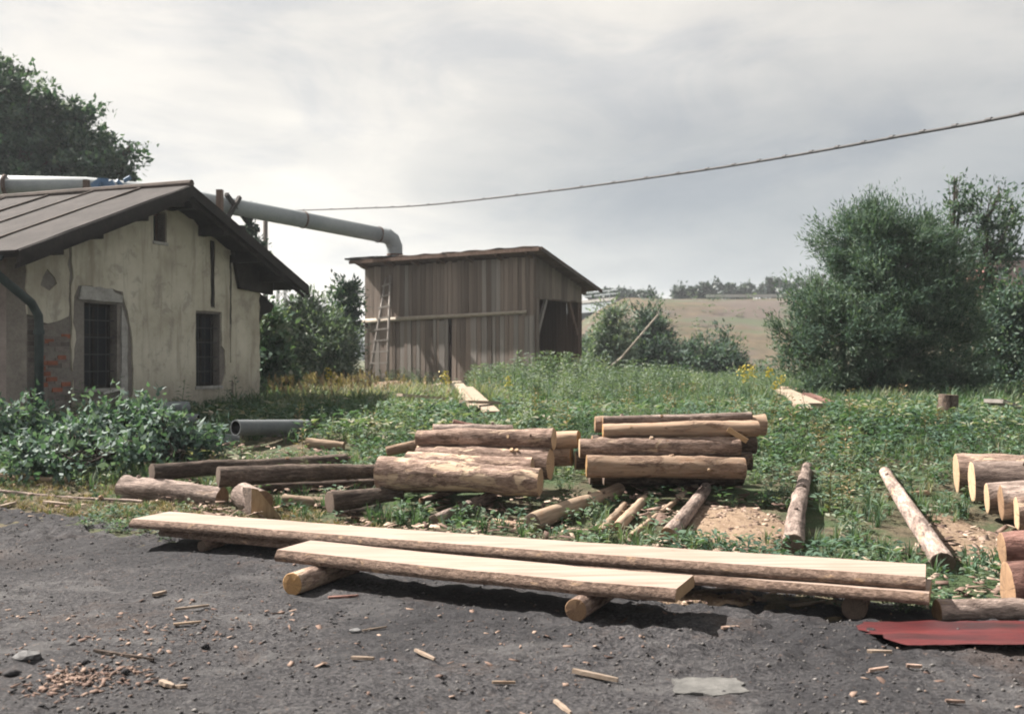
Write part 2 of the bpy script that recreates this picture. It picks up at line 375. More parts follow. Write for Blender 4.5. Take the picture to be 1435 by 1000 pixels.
M['blue_tarp'] = nmat('blue_tarp', [(.3,(.06,.13,.25)), (.7,(.12,.24,.42))], 8, rough=.5, bump=.3, var=0)
M['red_wall'] = nmat('red_wall', [(.3,(.20,.09,.08)), (.7,(.30,.15,.13))], 2, rough=.9, bump=0, var=.05)
M['trunk'] = nmat('trunk', [(.3,(.03,.026,.022)), (.5,(.07,.058,.048)), (.75,(.14,.12,.10))], 5, (3,3,.8), .95, .7, .02, var=.15)
M['dark_glass'], t, b, _ = new_mat('dark_glass'); b.inputs['Base Color'].default_value = (.008, .010, .015, 1); b.inputs['Roughness'].default_value = .35; b.inputs['Specular IOR Level'].default_value = .18
M['white_rag'] = nmat('white_rag', [(.3,(.5,.5,.48)), (.7,(.75,.74,.72))], 9, rough=.9, bump=.3, var=0)
# yellow house plaster: grime streaks, damp at the foot
m, t, b, _ = new_mat('yellow_plaster'); co, rnd, raw = ocoord(t); M['yellow_plaster'] = m
nB = t.noise(co, 3.2, 6, .7, .6); nA = t.noise(co, 1.1, 6, .62, .3); nS = t.noise(t.mapv(co, (5, 5, .5)), 1.0, 5, .65, .2); nF = t.noise(co, 45, 4, .6)
c_ = t.ramp(nA, [(.28, (.275,.25,.20)), (.48, (.435,.405,.335)), (.70, (.55,.52,.445))])
c_ = t.mix(t.math('MULTIPLY', t.smooth(nS, .48, .68), .6), c_, (.225,.20,.16))
sp = t.n('ShaderNodeSeparateXYZ'); t.put(sp.inputs[0], raw)
damp = t.math('SUBTRACT', 1.0, t.smooth(t.math('ADD', sp.outputs[2], t.math('MULTIPLY', t.math('SUBTRACT', nS, .5), 1.6)), .25, .95))
c_ = t.mix(t.math('MULTIPLY', t.smooth(nB, .52, .66), .62), c_, (.25,.23,.20))
c_ = t.mix(t.math('MULTIPLY', t.math('SUBTRACT', 1.0, t.smooth(nB, .28, .40)), .45), c_, (.62,.57,.47))
c_ = t.mix(t.math('MULTIPLY', damp, .6), c_, (.17,.155,.13))
c_ = t.mix(t.math('MULTIPLY', nF, .16), c_, (.16,.13,.085))
t.put(b.inputs['Base Color'], c_); b.inputs['Roughness'].default_value = .95
t.put(b.inputs['Normal'], t.bump(t.math('ADD', nF, t.math('MULTIPLY', nA, 2.0)), .35, .01))
# ground under the weeds
m, t, b, _ = new_mat('soil'); co, rnd, raw = ocoord(t); M['soil'] = m
n = t.noise(co, .8, 7, .65, .3); n2_ = t.noise(co, 9, 6, .7); n3_ = t.noise(co, 60, 4, .7)
c_ = t.ramp(n2_, [(.28, (.03,.028,.018)), (.45, (.062,.052,.034)), (.6, (.115,.092,.062)), (.78, (.20,.16,.112))])
c_ = t.mix(t.smooth(n, .40, .62), c_, t.ramp(n3_, [(.3, (.02,.035,.016)), (.55, (.045,.075,.03)), (.75, (.08,.11,.045))]))
t.put(b.inputs['Base Color'], c_); b.inputs['Roughness'].default_value = 1
t.put(b.inputs['Normal'], t.bump(t.math('ADD', n3_, t.math('MULTIPLY', n2_, 2.0)), .8, .03))
# cinder yard
m, t, b, _ = new_mat('cinder'); co, rnd, raw = ocoord(t); M['cinder'] = m
n = t.noise(co, .55, 6, .6, .3); n2_ = t.noise(co, 14, 7, .72); n3_ = t.noise(co, 42, 6, .78); n4_ = t.noise(t.mapv(co, (1, 1.6, 1)), 2.3, 5, .6, .4)
c_ = t.ramp(n3_, [(.33, (.007,.007,.009)), (.45, (.032,.031,.035)), (.56, (.072,.070,.075)), (.69, (.165,.157,.158))])
c_ = t.mix(t.math('MULTIPLY', t.smooth(n2_, .50, .68), .40), c_, (.092,.086,.086))
c_ = t.mix(t.math('MULTIPLY', t.smooth(n4_, .52, .66), .55), c_, (.12,.117,.12))
c_ = t.mix(t.math('MULTIPLY', t.smooth(t.noise(co, 1.3, 6, .7, .8), .55, .68), .5), c_, (.085,.062,.053))
c_ = t.mix(t.math('MULTIPLY', t.smooth(n, .44, .60), .72), c_, (.022,.022,.026))
c_ = t.mix(t.math('MULTIPLY', t.smooth(t.noise(co, 30, 3, .6), .63, .70), .5), c_, (.14,.098,.078))
t.put(b.inputs['Base Color'], c_); b.inputs['Roughness'].default_value = .95
t.put(b.inputs['Normal'], t.bump(t.math('ADD', n3_, n2_), 1.0, .035))
# sawdust, bank, hills
M['sawdust'] = nmat('sawdust', [(.28,(.10,.066,.046)), (.45,(.23,.16,.11)), (.6,(.33,.245,.175)), (.78,(.45,.36,.27))], 9, rough=1, bump=.9, bdist=.02, bscale=60, var=.1, fine=.5)
m, t, b, _ = new_mat('bank_grass'); co, rnd, raw = ocoord(t); M['bank_grass'] = m
n = t.noise(t.mapv(co, (1, 1, 1)), .07, 6, .62, .5); n2_ = t.noise(co, .45, 6, .7); n3_ = t.noise(t.mapv(co, (.6, 1, 2)), .12, 5, .6, .4)
c_ = t.ramp(n2_, [(.28, (.028,.025,.015)), (.5, (.062,.048,.030)), (.75, (.105,.078,.050))])
c_ = t.mix(t.math('MULTIPLY', t.smooth(n, .48, .60), .75), c_, (.064,.051,.048))
c_ = t.mix(t.math('MULTIPLY', t.smooth(n3_, .50, .62), .8), c_, (.045,.060,.032))
t.put(b.inputs['Base Color'], c_); b.inputs['Roughness'].default_value = 1
M['hill_wood'] = nmat('hill_wood', [(.3,(.018,.032,.02)), (.5,(.035,.06,.033)), (.7,(.06,.085,.045))], .05, rough=1, bump=0, var=0, bscale=.4)
# leaves
M['leaf_weed'] = leaf_mat('leaf_weed', [(0, (.030,.060,.030)), (.35, (.058,.105,.048)), (.7, (.10,.15,.070)), (1, (.19,.205,.11))], .3, .7, .15)
M['leaf_grass'] = leaf_mat('leaf_grass', [(0, (.035,.068,.032)), (.4, (.075,.12,.05)), (.75, (.15,.17,.08)), (1, (.27,.25,.14))], .3, .7, .15)
M['leaf_dry'] = leaf_mat('leaf_dry', [(0, (.085,.09,.045)), (.4, (.17,.135,.08)), (.75, (.25,.185,.12)), (1, (.33,.26,.185))], .2, .8, .1)
M['leaf_yellow'] = leaf_mat('leaf_yellow', [(0, (.26,.20,.03)), (1, (.42,.34,.06))], .2)
M['leaf_willow'] = leaf_mat('leaf_willow', [(0, (.022,.045,.024)), (.4, (.046,.080,.040)), (.75, (.080,.122,.060)), (1, (.125,.165,.092))], .25, .8, .08)
M['leaf_tree'] = leaf_mat('leaf_tree', [(0, (.018,.040,.024)), (.4, (.036,.070,.036)), (.75, (.066,.108,.052)), (1, (.115,.15,.08))], .28, .65, .2)
M['leaf_bush'] = leaf_mat('leaf_bush', [(0, (.042,.068,.036)), (.4, (.078,.115,.060)), (.75, (.125,.165,.085)), (1, (.19,.215,.125))], .3, .75, .12)
M['leaf_elder'] = leaf_mat('leaf_elder', [(0, (.030,.062,.036)), (.4, (.060,.108,.060)), (.75, (.098,.145,.088)), (1, (.15,.195,.13))], .28, rough=.62, spec=.2)
M['leaf_far'] = leaf_mat('leaf_far', [(0, (.014,.028,.018)), (.5, (.028,.048,.028)), (1, (.052,.075,.04))], .15)

# ------------------------------------------------------------------ ground, yard, bank, hills, bridge
def axis_steps(lo, hi, fine_lo, fine_hi, df, growth=1.16):
    mid = list(np.arange(fine_lo, fine_hi+1e-6, df)); a = []; d = df; v = fine_hi
    while v < hi: d *= growth; v = min(hi, v+d); a.append(v)
    b_ = []; d = df; v = fine_lo
    while v > lo: d *= growth; v = max(lo, v-d); b_.append(v)
    return np.array(b_[::-1]+mid+a)
def grid_obj(name, X, Y, Z, mat):
    nx, ny = X.shape; V = np.stack([X, Y, Z], -1).reshape(-1, 3)
    i, j = np.meshgrid(np.arange(nx-1), np.arange(ny-1), indexing='ij'); a = (i*ny+j).ravel()
    o = np_mesh(name, V, np.stack([a, a+ny, a+ny+1, a+1], 1), None, mat)
    o.data.polygons.foreach_set('use_smooth', [True]*len(o.data.polygons)); return o
xs = axis_steps(-900, 900, -10, 10, .16); ys = axis_steps(-40, 1400, 4, 30, .16)
XX, YY = np.meshgrid(xs, ys, indexing='ij')
ZZ = gh(XX, YY) - .10*sstep(0, 1, ybound(XX)-YY-.25)       # drops away under the yard sheet
tag(grid_obj('ground', XX, YY, ZZ, M['soil']), 'weedy soil ground under the timber stacks', kind='structure')
xs = axis_steps(-40, 30, -5.5, 5, .03, 1.12); vs_ = np.concatenate([-np.array([26, 18, 12, 8.5, 6.6, 5.6]), np.linspace(-5.0, 0, 190)])
XX, VV = np.meshgrid(xs, vs_, indexing='ij')
edge = .17*vnoise(XX*1.1, XX*0+3)+.16*vnoise(XX*3.7, XX*0+8)+.07*vnoise(XX*11, XX*0+2)
YY = ybound(XX)+.12+VV+edge*sstep(-1.5, 0, VV)
def yard_bumps(x, y):
    return .026*vnoise(x*2.6, y*2.6)+.016*vnoise(x*12+4, y*12)+.014*vnoise(x*27, y*27)+(.030*vnoise(x*7, y*7)+.026*vnoise(x*17, y*17))*(.35+1.1*sstep(-.1, .35, vnoise(x*.8+2, y*.9+5)))
def yardz(x, y):
    return gh(x, y)+.012+yard_bumps(x, y)*sstep(1.5, 3, y)
ZZ = yardz(XX, YY)
ZZ[:, -1] -= .05; ZZ[:, -2] -= .008
tag(grid_obj('cinder_yard', XX, YY, ZZ, M['cinder']), 'dark cinder yard in the foreground', kind='structure')
def GY(x, y):
    return float(yardz(x, y)) if y < float(ybound(x))-.1 else G(x, y)

# embankment with road at the crest
bx_ = np.linspace(4, 150, 110); bv = np.linspace(0, 1, 36)
BX, BV = np.meshgrid(bx_, bv, indexing='ij')
crest = 8.3; YB = 78+BV*62
prof = np.where(BV < .70, .45+crest*sstep(0, .72, BV)*1.0, .45+crest)
fall = sstep(2, 14, BX+(YB-120)*.12)
BZ = prof*fall + .5*vnoise(BX*.09, YB*.11)*fall + .15*vnoise(BX*.5, YB*.5)*fall - .3*(1-fall)
BZ = np.where(BV > .74, np.minimum(BZ, crest+.45), BZ)
tag(grid_obj('embankment', BX, YB, BZ, M['bank_grass']), 'dry grass road embankment behind the sawmill', kind='structure')
hx = np.linspace(-420, 420, 90); hv = np.linspace(0, 1, 14); HX, HV = np.meshgrid(hx, hv, indexing='ij')
HZ = sstep(0, 1, HV)*(22+12*vnoise(HX*.006+3, HX*0)+5*vnoise(HX*.03, HX*0)+1.8*vnoise(HX*.14, HX*0))
tag(grid_obj('hills', HX, 520+HV*160, HZ-.5, M['hill_wood']), 'distant wooded hills on the horizon', kind='structure')

br = thing('road_bridge', (16, 122, 0), 'pale blue girder road bridge behind the shed leading onto the embankment', 'bridge')
A0, A1 = Vector((16.5, 121, 0)), Vector((-24, 205, 0))
mb = MB(); mb.beam(A0+Vector((0,0,8.55)), A1+Vector((0,0,8.55)), 9, .35); mb.build('deck', M['concrete'], br)
mb = MB(); sd = Vector((.9, .43, 0))
for sgn in (-1, 1):
    o_ = Vector((-.9, -.43, 0))*sgn*4.2
    mb = MB(); mb.beam(A0+o_+Vector((0,0,7.75)), A1+o_+Vector((0,0,7.75)), .4, 1.15); mb.build('girder', M['girder'], br)
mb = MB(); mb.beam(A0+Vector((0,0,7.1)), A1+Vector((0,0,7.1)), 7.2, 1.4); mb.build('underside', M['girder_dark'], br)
for tt in (.3, .75):
    p = A0.lerp(A1, tt); mb = MB(); mb.tube([p, p+Vector((0,0,6.6))], .8, 12); mb.build('pier', M['concrete'], br)
for tt in np.linspace(.02, .98, 14):
    p = A0.lerp(A1, tt)+Vector((-.9, -.43, 0))*4.3+Vector((0,0,8.7)); mb = MB(); mb.beam(p, p+Vector((0,0,1.0)), .12, .12); mb.build('railing_post', M['girder'], br)
mb = MB()
for zz in (9.2, 9.65): mb.beam(A0+Vector((-.9,-.43,0))*4.3+Vector((0,0,zz)), A1+Vector((-.9,-.43,0))*4.3+Vector((0,0,zz)), .08, .1)
mb.build('railing', M['girder'], br)
gr = thing('guardrail', (60, 124, 8.7), 'long pale crash barrier along the top of the embankment', 'guardrail')
mb = MB(); mb.beam((24, 123.5, 9.15), (118, 123.5, 9.25), .1, .34); mb.build('rail', M['guardrail'], gr)
for k in range(24):
    mb = MB(); mb.beam((26+4*k, 123.6, 8.5), (26+4*k, 123.6, 9.3), .12, .12); mb.build('post', M['guardrail'], gr)

# far building at the right edge
fb = thing('far_building', (60, 112, 8), 'dull red building far behind the right-hand trees', 'building')
mb = MB(); mb.box((56.6, 118, 7.5), (66, 128, 13.0)); mb.build('wall', M['red_wall'], fb)
mb = MB(); mb.box((56.2, 117.6, 13.0), (66.4, 128.4, 13.4)); mb.build('roof', M['black_wood'], fb)
for k in range(3):
    for zz in (8.6, 10.8):
        mb = MB(); mb.box((57.4+2.7*k, 117.94, zz), (58.6+2.7*k, 118.02, zz+1.3)); mb.build('window', M['girder_dark'], fb)
# lattice mast far behind the house
lm = thing('lattice_mast', (-35, 150, 0), 'faint grey lattice mast in the distance right of the house eave', 'mast')
def mast_pt(zz, k):
    r = 1.1-.75*zz/15; return Vector((-34.6+r*(1 if k in (1, 2) else -1), 150+r*(1 if k > 1 else -1), zz))
for k in range(4):
    mb = MB(); mb.beam(mast_pt(0, k), mast_pt(15, k), .2, .2); mb.build('leg', M['guardrail'], lm)
mb = MB()
for i in range(9):
    for k in range(4): mb.beam(mast_pt(i*1.65, k), mast_pt((i+1)*1.65, (k+1) % 4), .11, .11)
mb.build('lattice', M['guardrail'], lm)

# ------------------------------------------------------------------ the plastered house
C0 = Vector((-6.8, 14.0, 0)); U = Vector((.358, .934, 0)).normalized(); NB = Vector((-U.y, U.x, 0))     # along gable, into the house
HF = Matrix(((U.x, NB.x, 0, C0.x), (U.y, NB.y, 0, C0.y), (0, 0, 1, 0), (0, 0, 0, 1)))
GW, HL = 5.45, 9.0; XM = GW/2; ZA = 4.42; PITCH = 0.405; OV = .7
def zr(x): return ZA-abs(x-XM)*PITCH                                # roof top surface
def wall_at(px, py):
    k = (px-717.5)/F; x = (k*C0.y-C0.x)/(U.x-k*U.y); Y = C0.y+U.y*x
    return x, CAMH-(py-500)/F*Y
house = thing('plastered_house', HF @ Vector((GW/2, 0, .5)), 'old yellow plastered workshop house with a low dark felt roof', 'house')
WIN = [(1.06, 1.74, 1.12, 2.42), (3.61, 4.28, 1.09, 2.37), (2.55, 2.83, 3.50, 3.98)]
mb = MB(HF)
def strip(xa, xb, z0, z1a, z1b, y0=0, y1=.38): mb.prism([(xa, z0), (xb, z0), (xb, z1b), (xa, z1a)], y0, y1)
cuts = sorted({0, XM, GW, *[w_[0] for w_ in WIN], *[w_[1] for w_ in WIN]})
for xa, xb in zip(cuts, cuts[1:]):
    hole = [w_ for w_ in WIN if w_[0] <= xa+1e-6 and w_[1] >= xb-1e-6]
    ta, tb = zr(xa)-.14, zr(xb)-.14
    if hole:
        strip(xa, xb, .1, hole[0][2], hole[0][2]); strip(xa, xb, hole[0][3], ta, tb)
    else: strip(xa, xb, .1, ta, tb)
mb.build('wall', M['mortar'], house)
mb = MB(HF); mb.box((0, .38, .1), (.35, HL, zr(0)-.14)); mb.box((GW-.35, .38, .1), (GW, HL, zr(0)-.14)); mb.box((.35, HL-.35, .1), (GW-.35, HL, zr(0)-.14)); mb.build('wall', M['pink_render'], house)
mb = MB(HF); mb.box((.35, .4, .4), (GW-.35, HL-.4, .62)); mb.build('inner_floor', M['black_wood'], house)
# plaster coats: ragged sheets proud of the masonry
V, Fc = plate([(.80, .70), (2.2, .62), (3.6, .70), (GW+.012, .60), (GW+.012, zr(GW)-.15), (XM, ZA-.15), (.80, zr(.8)-.15)],
              [([(.84, .95), (2.02, .78), (2.06, 1.5), (1.98, 2.15), (1.86, 2.48), (1.84, 2.62), (.92, 2.66), (.84, 2.5)], .035),
               ([(3.59, 1.06), (4.30, 1.06), (4.42, 1.3), (4.40, 1.72), (4.31, 1.8), (4.31, 2.41), (3.59, 2.41)], .008),
               ([(2.53, 3.47), (2.85, 3.47), (2.85, 4.0), (2.53, 4.0)], .006),
               ([(4.00, 2.47), (4.12, 2.47), (4.11, 3.66), (3.98, 3.68)], .012),
               ([(4.54, 1.5), (4.58, 1.5), (4.61, 3.46), (4.54, 3.48)], .010),
               ([(4.56, .82), (4.66, .84), (4.66, 1.12), (4.60, 1.2)], .02)], -.028, .004, .03)
mb = MB(HF); mb.add(V, Fc); mb.build('plaster', M['yellow_plaster'], house)
V, Fc = plate([(0.0, 2.20), (.35, 2.08), (.74, 2.20), (.74, zr(.74)-.15), (.0, zr(0)-.15)], [([(.22, 2.62), (.38, 2.55), (.52, 2.66), (.48, 2.75), (.34, 2.86), (.26, 2.74)], .03)], -.022, .004, .03)
mb = MB(HF); mb.add(V, Fc); mb.build('plaster', M['yellow_plaster'], house)
mb = MB(HF); mb.box((-.012, -.06, .1), (.78, -.002, .86)); mb.box((.86, -.045, .1), (GW+.02, -.002, .60)); mb.build('plinth', M['mortar'], house)
V, Fc = plate([(.93, 2.46), (1.82, 2.45), (1.83, 2.56), (1.66, 2.60), (1.6, 2.66), (.98, 2.66)], [], -.034, -.002, .015); mb = MB(HF); mb.add(V, Fc); mb.build('lintel', M['lintel'], house)
V, Fc = plate([(1.80, .9), (1.96, .85), (1.95, 2.1), (1.82, 2.4)], [], -.022, -.002, .02); mb = MB(HF); mb.add(V, Fc); mb.build('jamb_render', M['lintel'], house)
mb = MB(HF); mb.box((4.01, -.02, 2.5), (4.10, -.002, 3.66)); mb.build('streak_strip', M['black_wood'], house)  # black strips added to darken the streak grooves in the plaster
mb = MB(HF); mb.box((4.555, -.015, 2.2), (4.59, -.002, 3.46)); mb.build('streak_strip', M['black_wood'], house)
# bricks showing where the plaster fell
for (px, py) in [(55,443),(94,469),(58,499),(64,506),(73,507),(57,519),(66,521),(72,531),(59,537),(93,537),(80,544),(54,550),(58,560),(70,478),(88,500)]:
    x, z = wall_at(px, py); z = round((z-.5)/.078)*.078+.5; mb = MB(HF)
    x = max(.12, min(.72, x)); mb.box((x-.10, -.006-random.random()*.008, z-.031), (x+random.uniform(.05,.10), .05, z+.031)); mb.build('brick', M['brick'], house)
M['brick_limed'] = nmat('brick_limed', [(.3,(.12,.10,.092)), (.5,(.215,.185,.17)), (.7,(.31,.265,.24))], 14, (1,1,1), .95, .6, .006, var=.3)
for k in range(16):
    z = .93+.078*k; xx = .02-.12*(k % 2)
    while xx < .76:
        xa, xb = max(.012, xx), min(.77, xx+.228); xx += .24
        if xb-xa < .06 or z > 2.04+.12*math.sin(xx*5) or random.random() < .18: continue
        mb = MB(HF); mb.box((xa, -.004-random.random()*.006, z-.032+random.uniform(-.002, .002)), (xb, .05, z+.032)); mb.build('brick', M['brick_limed'], house)
# windows: frame, pane, sill, bars
for i, (xa, xb, za, zb) in enumerate(WIN):
    mb = MB(HF); y0 = .14; fw = .05 if i < 2 else .03
    for c0, c1 in (((xa, y0, za), (xa+fw, y0+.07, zb)), ((xb-fw, y0, za), (xb, y0+.07, zb)), ((xa+fw, y0, zb-fw), (xb-fw, y0+.07, zb)), ((xa+fw, y0, za), (xb-fw, y0+.07, za+fw))): mb.box(c0, c1)
    if i < 2:
        mb.box(((xa+xb)/2-.02, y0+.005, za+fw), ((xa+xb)/2+.02, y0+.065, zb-fw))
        mb.box((xa+fw, y0+.01, za+(zb-za)*.62), (xb-fw, y0+.06, za+(zb-za)*.62+.03))
    win = mb.build('window', M['black_wood'] if i < 2 else M['plank_dark'], house)
    mb = MB(HF); mb.box((xa+.01, y0+.03, za+.01), (xb-.01, y0+.035, zb-.01)); mb.build('pane', M['dark_glass'], win)
    if i < 2:
        mb = MB(HF)
        for k in range(1, 4): xx = xa+(xb-xa)*k/4; mb.tube([(xx, .06, za), (xx, .06, zb)], .008, 6)
        for k in range(1, 5): zz = za+(zb-za)*k/5; mb.tube([(xa, .06, zz), (xb, .06, zz)], .008, 6)
        mb.build('bars', M['cable'], win)
    mb = MB(HF); mb.box((xa-.04, -.05, za-.05), (xb+.04, .14, za)); mb.build('sill', M['lintel'], win)
# roof: deck, felt sheets, barge boards, purlins
for sgn in (-1, 1):
    xe = XM+sgn*(XM+OV); mb = MB(HF)
    mb.prism([(XM, ZA-.06), (xe, zr(xe)-.06), (xe, zr(xe)-.12), (XM, ZA-.12)], -.60, HL+.5); mb.build('roof_deck', M['black_wood'], house)
    y = -.63; k = 0
    while y < HL+.5:
        dz = random.uniform(0, .008)+.012*(k % 2); x2 = xe+sgn*(.05+random.uniform(-.02, .04)); mb = MB(HF)
        n = 8; top = []; xsn = [XM+(x2-XM)*i/n for i in range(n+1)]
        prof_ = [(x, zr(x)-.012+dz+(random.uniform(-.006, .008) if 0 < i < n else 0)) for i, x in enumerate(xsn)]
        mb.prism(prof_+[(x, z-.035) for x, z in reversed(prof_)], y, y+1.02)
        s_ = mb.build('roofing_sheet', M['tar_paper'], house)
        mb = MB(HF); mb.prism([(XM, ZA+.02+dz), (x2, zr(x2)+.02+dz), (x2, zr(x2)-.01+dz), (XM, ZA-.01+dz)], y+.985, y+1.01); mb.build('batten', M['roof_felt'], s_)
        y += 1.0; k += 1
    mb = MB(HF); xo = xe+sgn*.04
    mb.prism([(XM, ZA-.02), (xo, zr(xo)-.02), (xo, zr(xo)-.20), (XM, ZA-.20)], -.66, -.61); mb.build('barge_board', M['black_wood'], house)
    mb = MB(HF); mb.prism([(XM, ZA-.21), (xe, zr(xe)-.21), (xe, zr(xe)-.27), (XM, ZA-.27)], -.58, -.54); mb.build('barge_board', M['black_wood'], house)
    for fx in (.06, .36, .70, .97):
        x = XM+sgn*fx*(XM+.05); mb = MB(HF); mb.box((x-.07, -.57, zr(x)-.31), (x+.07, .1 if fx < .9 else .5, zr(x)-.125)); mb.build('purlin', M['black_wood'], house)
mb = MB(HF); mb.tube([(XM, -.64, ZA+.015), (XM, HL+.5, ZA+.015)], .06, 8); mb.build('ridge_cap', M['roof_felt'], house)
# black board set in the right-hand corner of the gable eave and rotten brackets behind it
mb = MB(HF); mb.prism([(4.75, 2.86), (GW+.35, 2.80), (GW+.35, zr(GW+.35)-.15), (4.55, zr(4.55)-.15)], -.10, -.035); mb.build('eave_board', M['black_wood'], house)
mb = MB(HF); mb.prism([(GW+.03, 2.95), (GW+.75, 2.62), (GW+.62, 2.48), (GW+.30, 2.40), (GW+.16, 2.0), (GW+.03, 1.85)], .15, .28); mb.build('bracket', M['black_wood'], house)
mb = MB(HF); mb.beam((GW+.05, .22, 2.0), (GW+.55, .22, 2.75), .09, .12); mb.build('bracket', M['black_wood'], house)
# gutter and drainpipe on the near corner
mb = MB(HF); xg = -OV-.08; gp = [(xg+.075*math.cos(a), zr(-OV)-.10+.075*math.sin(a)) for a in np.linspace(math.pi, 2*math.pi, 9)]
gp += [(x_*.86+xg*.14, z_) for x_, z_ in [(p[0], p[1]+.012) for p in reversed(gp)]]
mb.prism(gp, -.35, HL); mb.build('gutter', M['drain_pipe'], house)
mb = MB(HF); mb.tube([(xg, -.22, zr(-OV)-.13), (xg, -.22, zr(-OV)-.28), (-.05, -.14, 2.35), (.08, -.13, 2.18), (.09, -.13, 2.0), (.10, -.12, .45)], .062, 12)
dp = mb.build('drainpipe', M['drain_pipe'], house, True)
for z in (1.95, 1.0): mb = MB(HF); mb.tube([(.095, -.125, z-.03), (.095, -.125, z+.03)], .075, 12); mb.build('collar', M['drain_pipe'], dp)

# ------------------------------------------------------------------ the plank shed
S0 = Vector((-4.55, 31, 0)); SD = Vector((.829, -.559, 0)).normalized(); SE = Vector((-SD.y, SD.x, 0))
SF = Matrix(((SD.x, SE.x, 0, S0.x), (SD.y, SE.y, 0, S0.y), (0, 0, 1, 0), (0, 0, 0, 1)))
SW, SDP = 6.26, 2.5; SZ0 = .45
def zs(y): return 4.37-.29*(y+.05)                                 # underside of the lean-to roof
shed = thing('timber_shed', SF @ Vector((SW/2, 0, .6)), 'weathered plank shed with a sloping lean-to roof and open end', 'shed')
def plank_mesh(seed):
    r = random.Random(seed); mb_ = MB(); n = 6; w_ = .5
    pts = [(-w_+r.uniform(-.02, .02), -.5+i/n) for i in range(n+1)]+[(w_+r.uniform(-.02, .02), .5-i/n) for i in range(n+1)]
    mb_.prism(pts, -.5, .5)
    me = bpy.data.meshes.new('plank'); me.from_pydata([tuple(v) for v in mb_.v], [], mb_.f)
    bm = bmesh.new(); bm.from_mesh(me); bmesh.ops.recalc_face_normals(bm, faces=bm.faces); bm.to_mesh(me); bm.free()
    return me
PLK = {}
for mk in ('plank', 'plank_dark', 'plank_grey'):
    PLK[mk] = []
    for s_ in range(4):
        me = plank_mesh(s_); me.materials.append(M[mk]); PLK[mk].append(me)
def plank(parent, frame, cx, cy, z0, z1, width, thick=.024, mk='plank', yaw=0, tilt=0, name='plank'):
    o = link(bpy.data.objects.new(name, random.choice(PLK[mk]))); o.parent = parent; BASE[o.name] = BASE[parent.name]
    mw = frame @ Matrix.Translation((cx, cy, (z0+z1)/2)) @ Matrix.Rotation(yaw, 4, 'Z') @ Matrix.Rotation(tilt, 4, 'Y') @ Matrix.Diagonal((width, thick, z1-z0, 1))
    o.matrix_basis = Matrix.Translation(-BASE[parent.name]) @ mw
    return o
x = .0
while x < SW-.02:                                                   # upper tier, long wall
    wd = min(random.choice((.13, .15, .16, .18)), SW-x); plank(shed, SF, x+wd/2, -.012-random.random()*.014, 2.74, zs(0)+.04+random.uniform(-.05, 0), wd-.010, tilt=random.uniform(-.006, .006), mk=random.choice(('plank',)*5+('plank_grey',))); x += wd
x = .0
while x < SW-.02:                                                   # lower tier
    wd = min(random.choice((.13, .15, .17, .20)), SW-x)
    gap = 3.25 < x < 3.38 or 4.28 < x < 4.42
    if not gap: plank(shed, SF, x+wd/2, -.008-random.random()*.02, SZ0, 2.80+random.uniform(-.03, .0), wd-random.choice((.008, .012, .024)), tilt=random.uniform(-.01, .01), mk=random.choice(('plank', 'plank', 'plank_grey')))
    x += wd
plank(shed, SF, 3.05, -.05, 1.15, 2.66, .22, mk='plank_grey', tilt=.012)
plank(shed, SF, 2.72, -.045, .9, 2.2, .15, mk='plank', tilt=-.22)
mb = MB(SF); mb.tube([(-.02, -.075, 2.70), (2.2, -.08, 2.76), (4.3, -.075, 2.80), (SW-.25, -.07, 2.845)], [.075, .065, .055, .05], 10); mb.build('rail', M['pole'], shed, True)
# end wall above the opening, posts, braces, rear wall with gaps, far end wall
y = 0
while y < SDP-.02:
    wd = min(.17, SDP-y); plank(shed, SF, SW+.012, y+wd/2, 3.22+random.uniform(-.02, .03), zs(y+wd)+.05, wd-.008, yaw=math.pi/2, mk='plank'); y += wd
y = .02
while y < .52:
    plank(shed, SF, SW+.012, y+.08, SZ0, 3.22, .15, yaw=math.pi/2, mk='plank', tilt=0); y += .17
    break
x = .05
while x < SW-.1:
    wd = random.choice((.14, .17, .2)); plank(shed, SF, x+wd/2, SDP+.012, SZ0, zs(SDP)+.02, wd-random.choice((.004, .006, .016)), mk='plank_dark', tilt=random.uniform(-.01, .01)); x += wd
y = 0
while y < SDP-.05:
    wd = min(.19, SDP-y); plank(shed, SF, -.012, y+wd/2, SZ0, zs(y+wd)+.03, wd-.012, yaw=math.pi/2, mk='plank'); y += wd
for (px_, py_) in ((.08, .09), (SW-.08, .10), (SW-.08, SDP-.08), (.08, SDP-.08), (3.1, .09), (3.1, SDP-.08)):
    mb = MB(SF); mb.box((px_-.075, py_-.07, .3), (px_+.075, py_+.07, zs(py_)-.02)); mb.build('post', M['plank_dark'], shed)
for y0, y1 in ((.18, .62), (SDP-.16, SDP-.62)):
    mb = MB(SF); mb.beam((SW-.05, y0, 2.25), (SW-.05, y1, 3.2), .09, .09); mb.build('brace', M['plank_grey'] if y0 < 1 else M['plank_dark'], shed)
mb = MB(SF); mb.beam((SW-.06, .16, 3.26), (SW-.06, SDP-.16, 3.26), .1, .13); mb.build('beam', M['plank_dark'], shed)
mb = MB(SF); mb.beam((.2, SDP-.05, 1.55), (SW-.2, SDP-.05, 1.55), .07, .1); mb.build('beam', M['plank_dark'], shed)
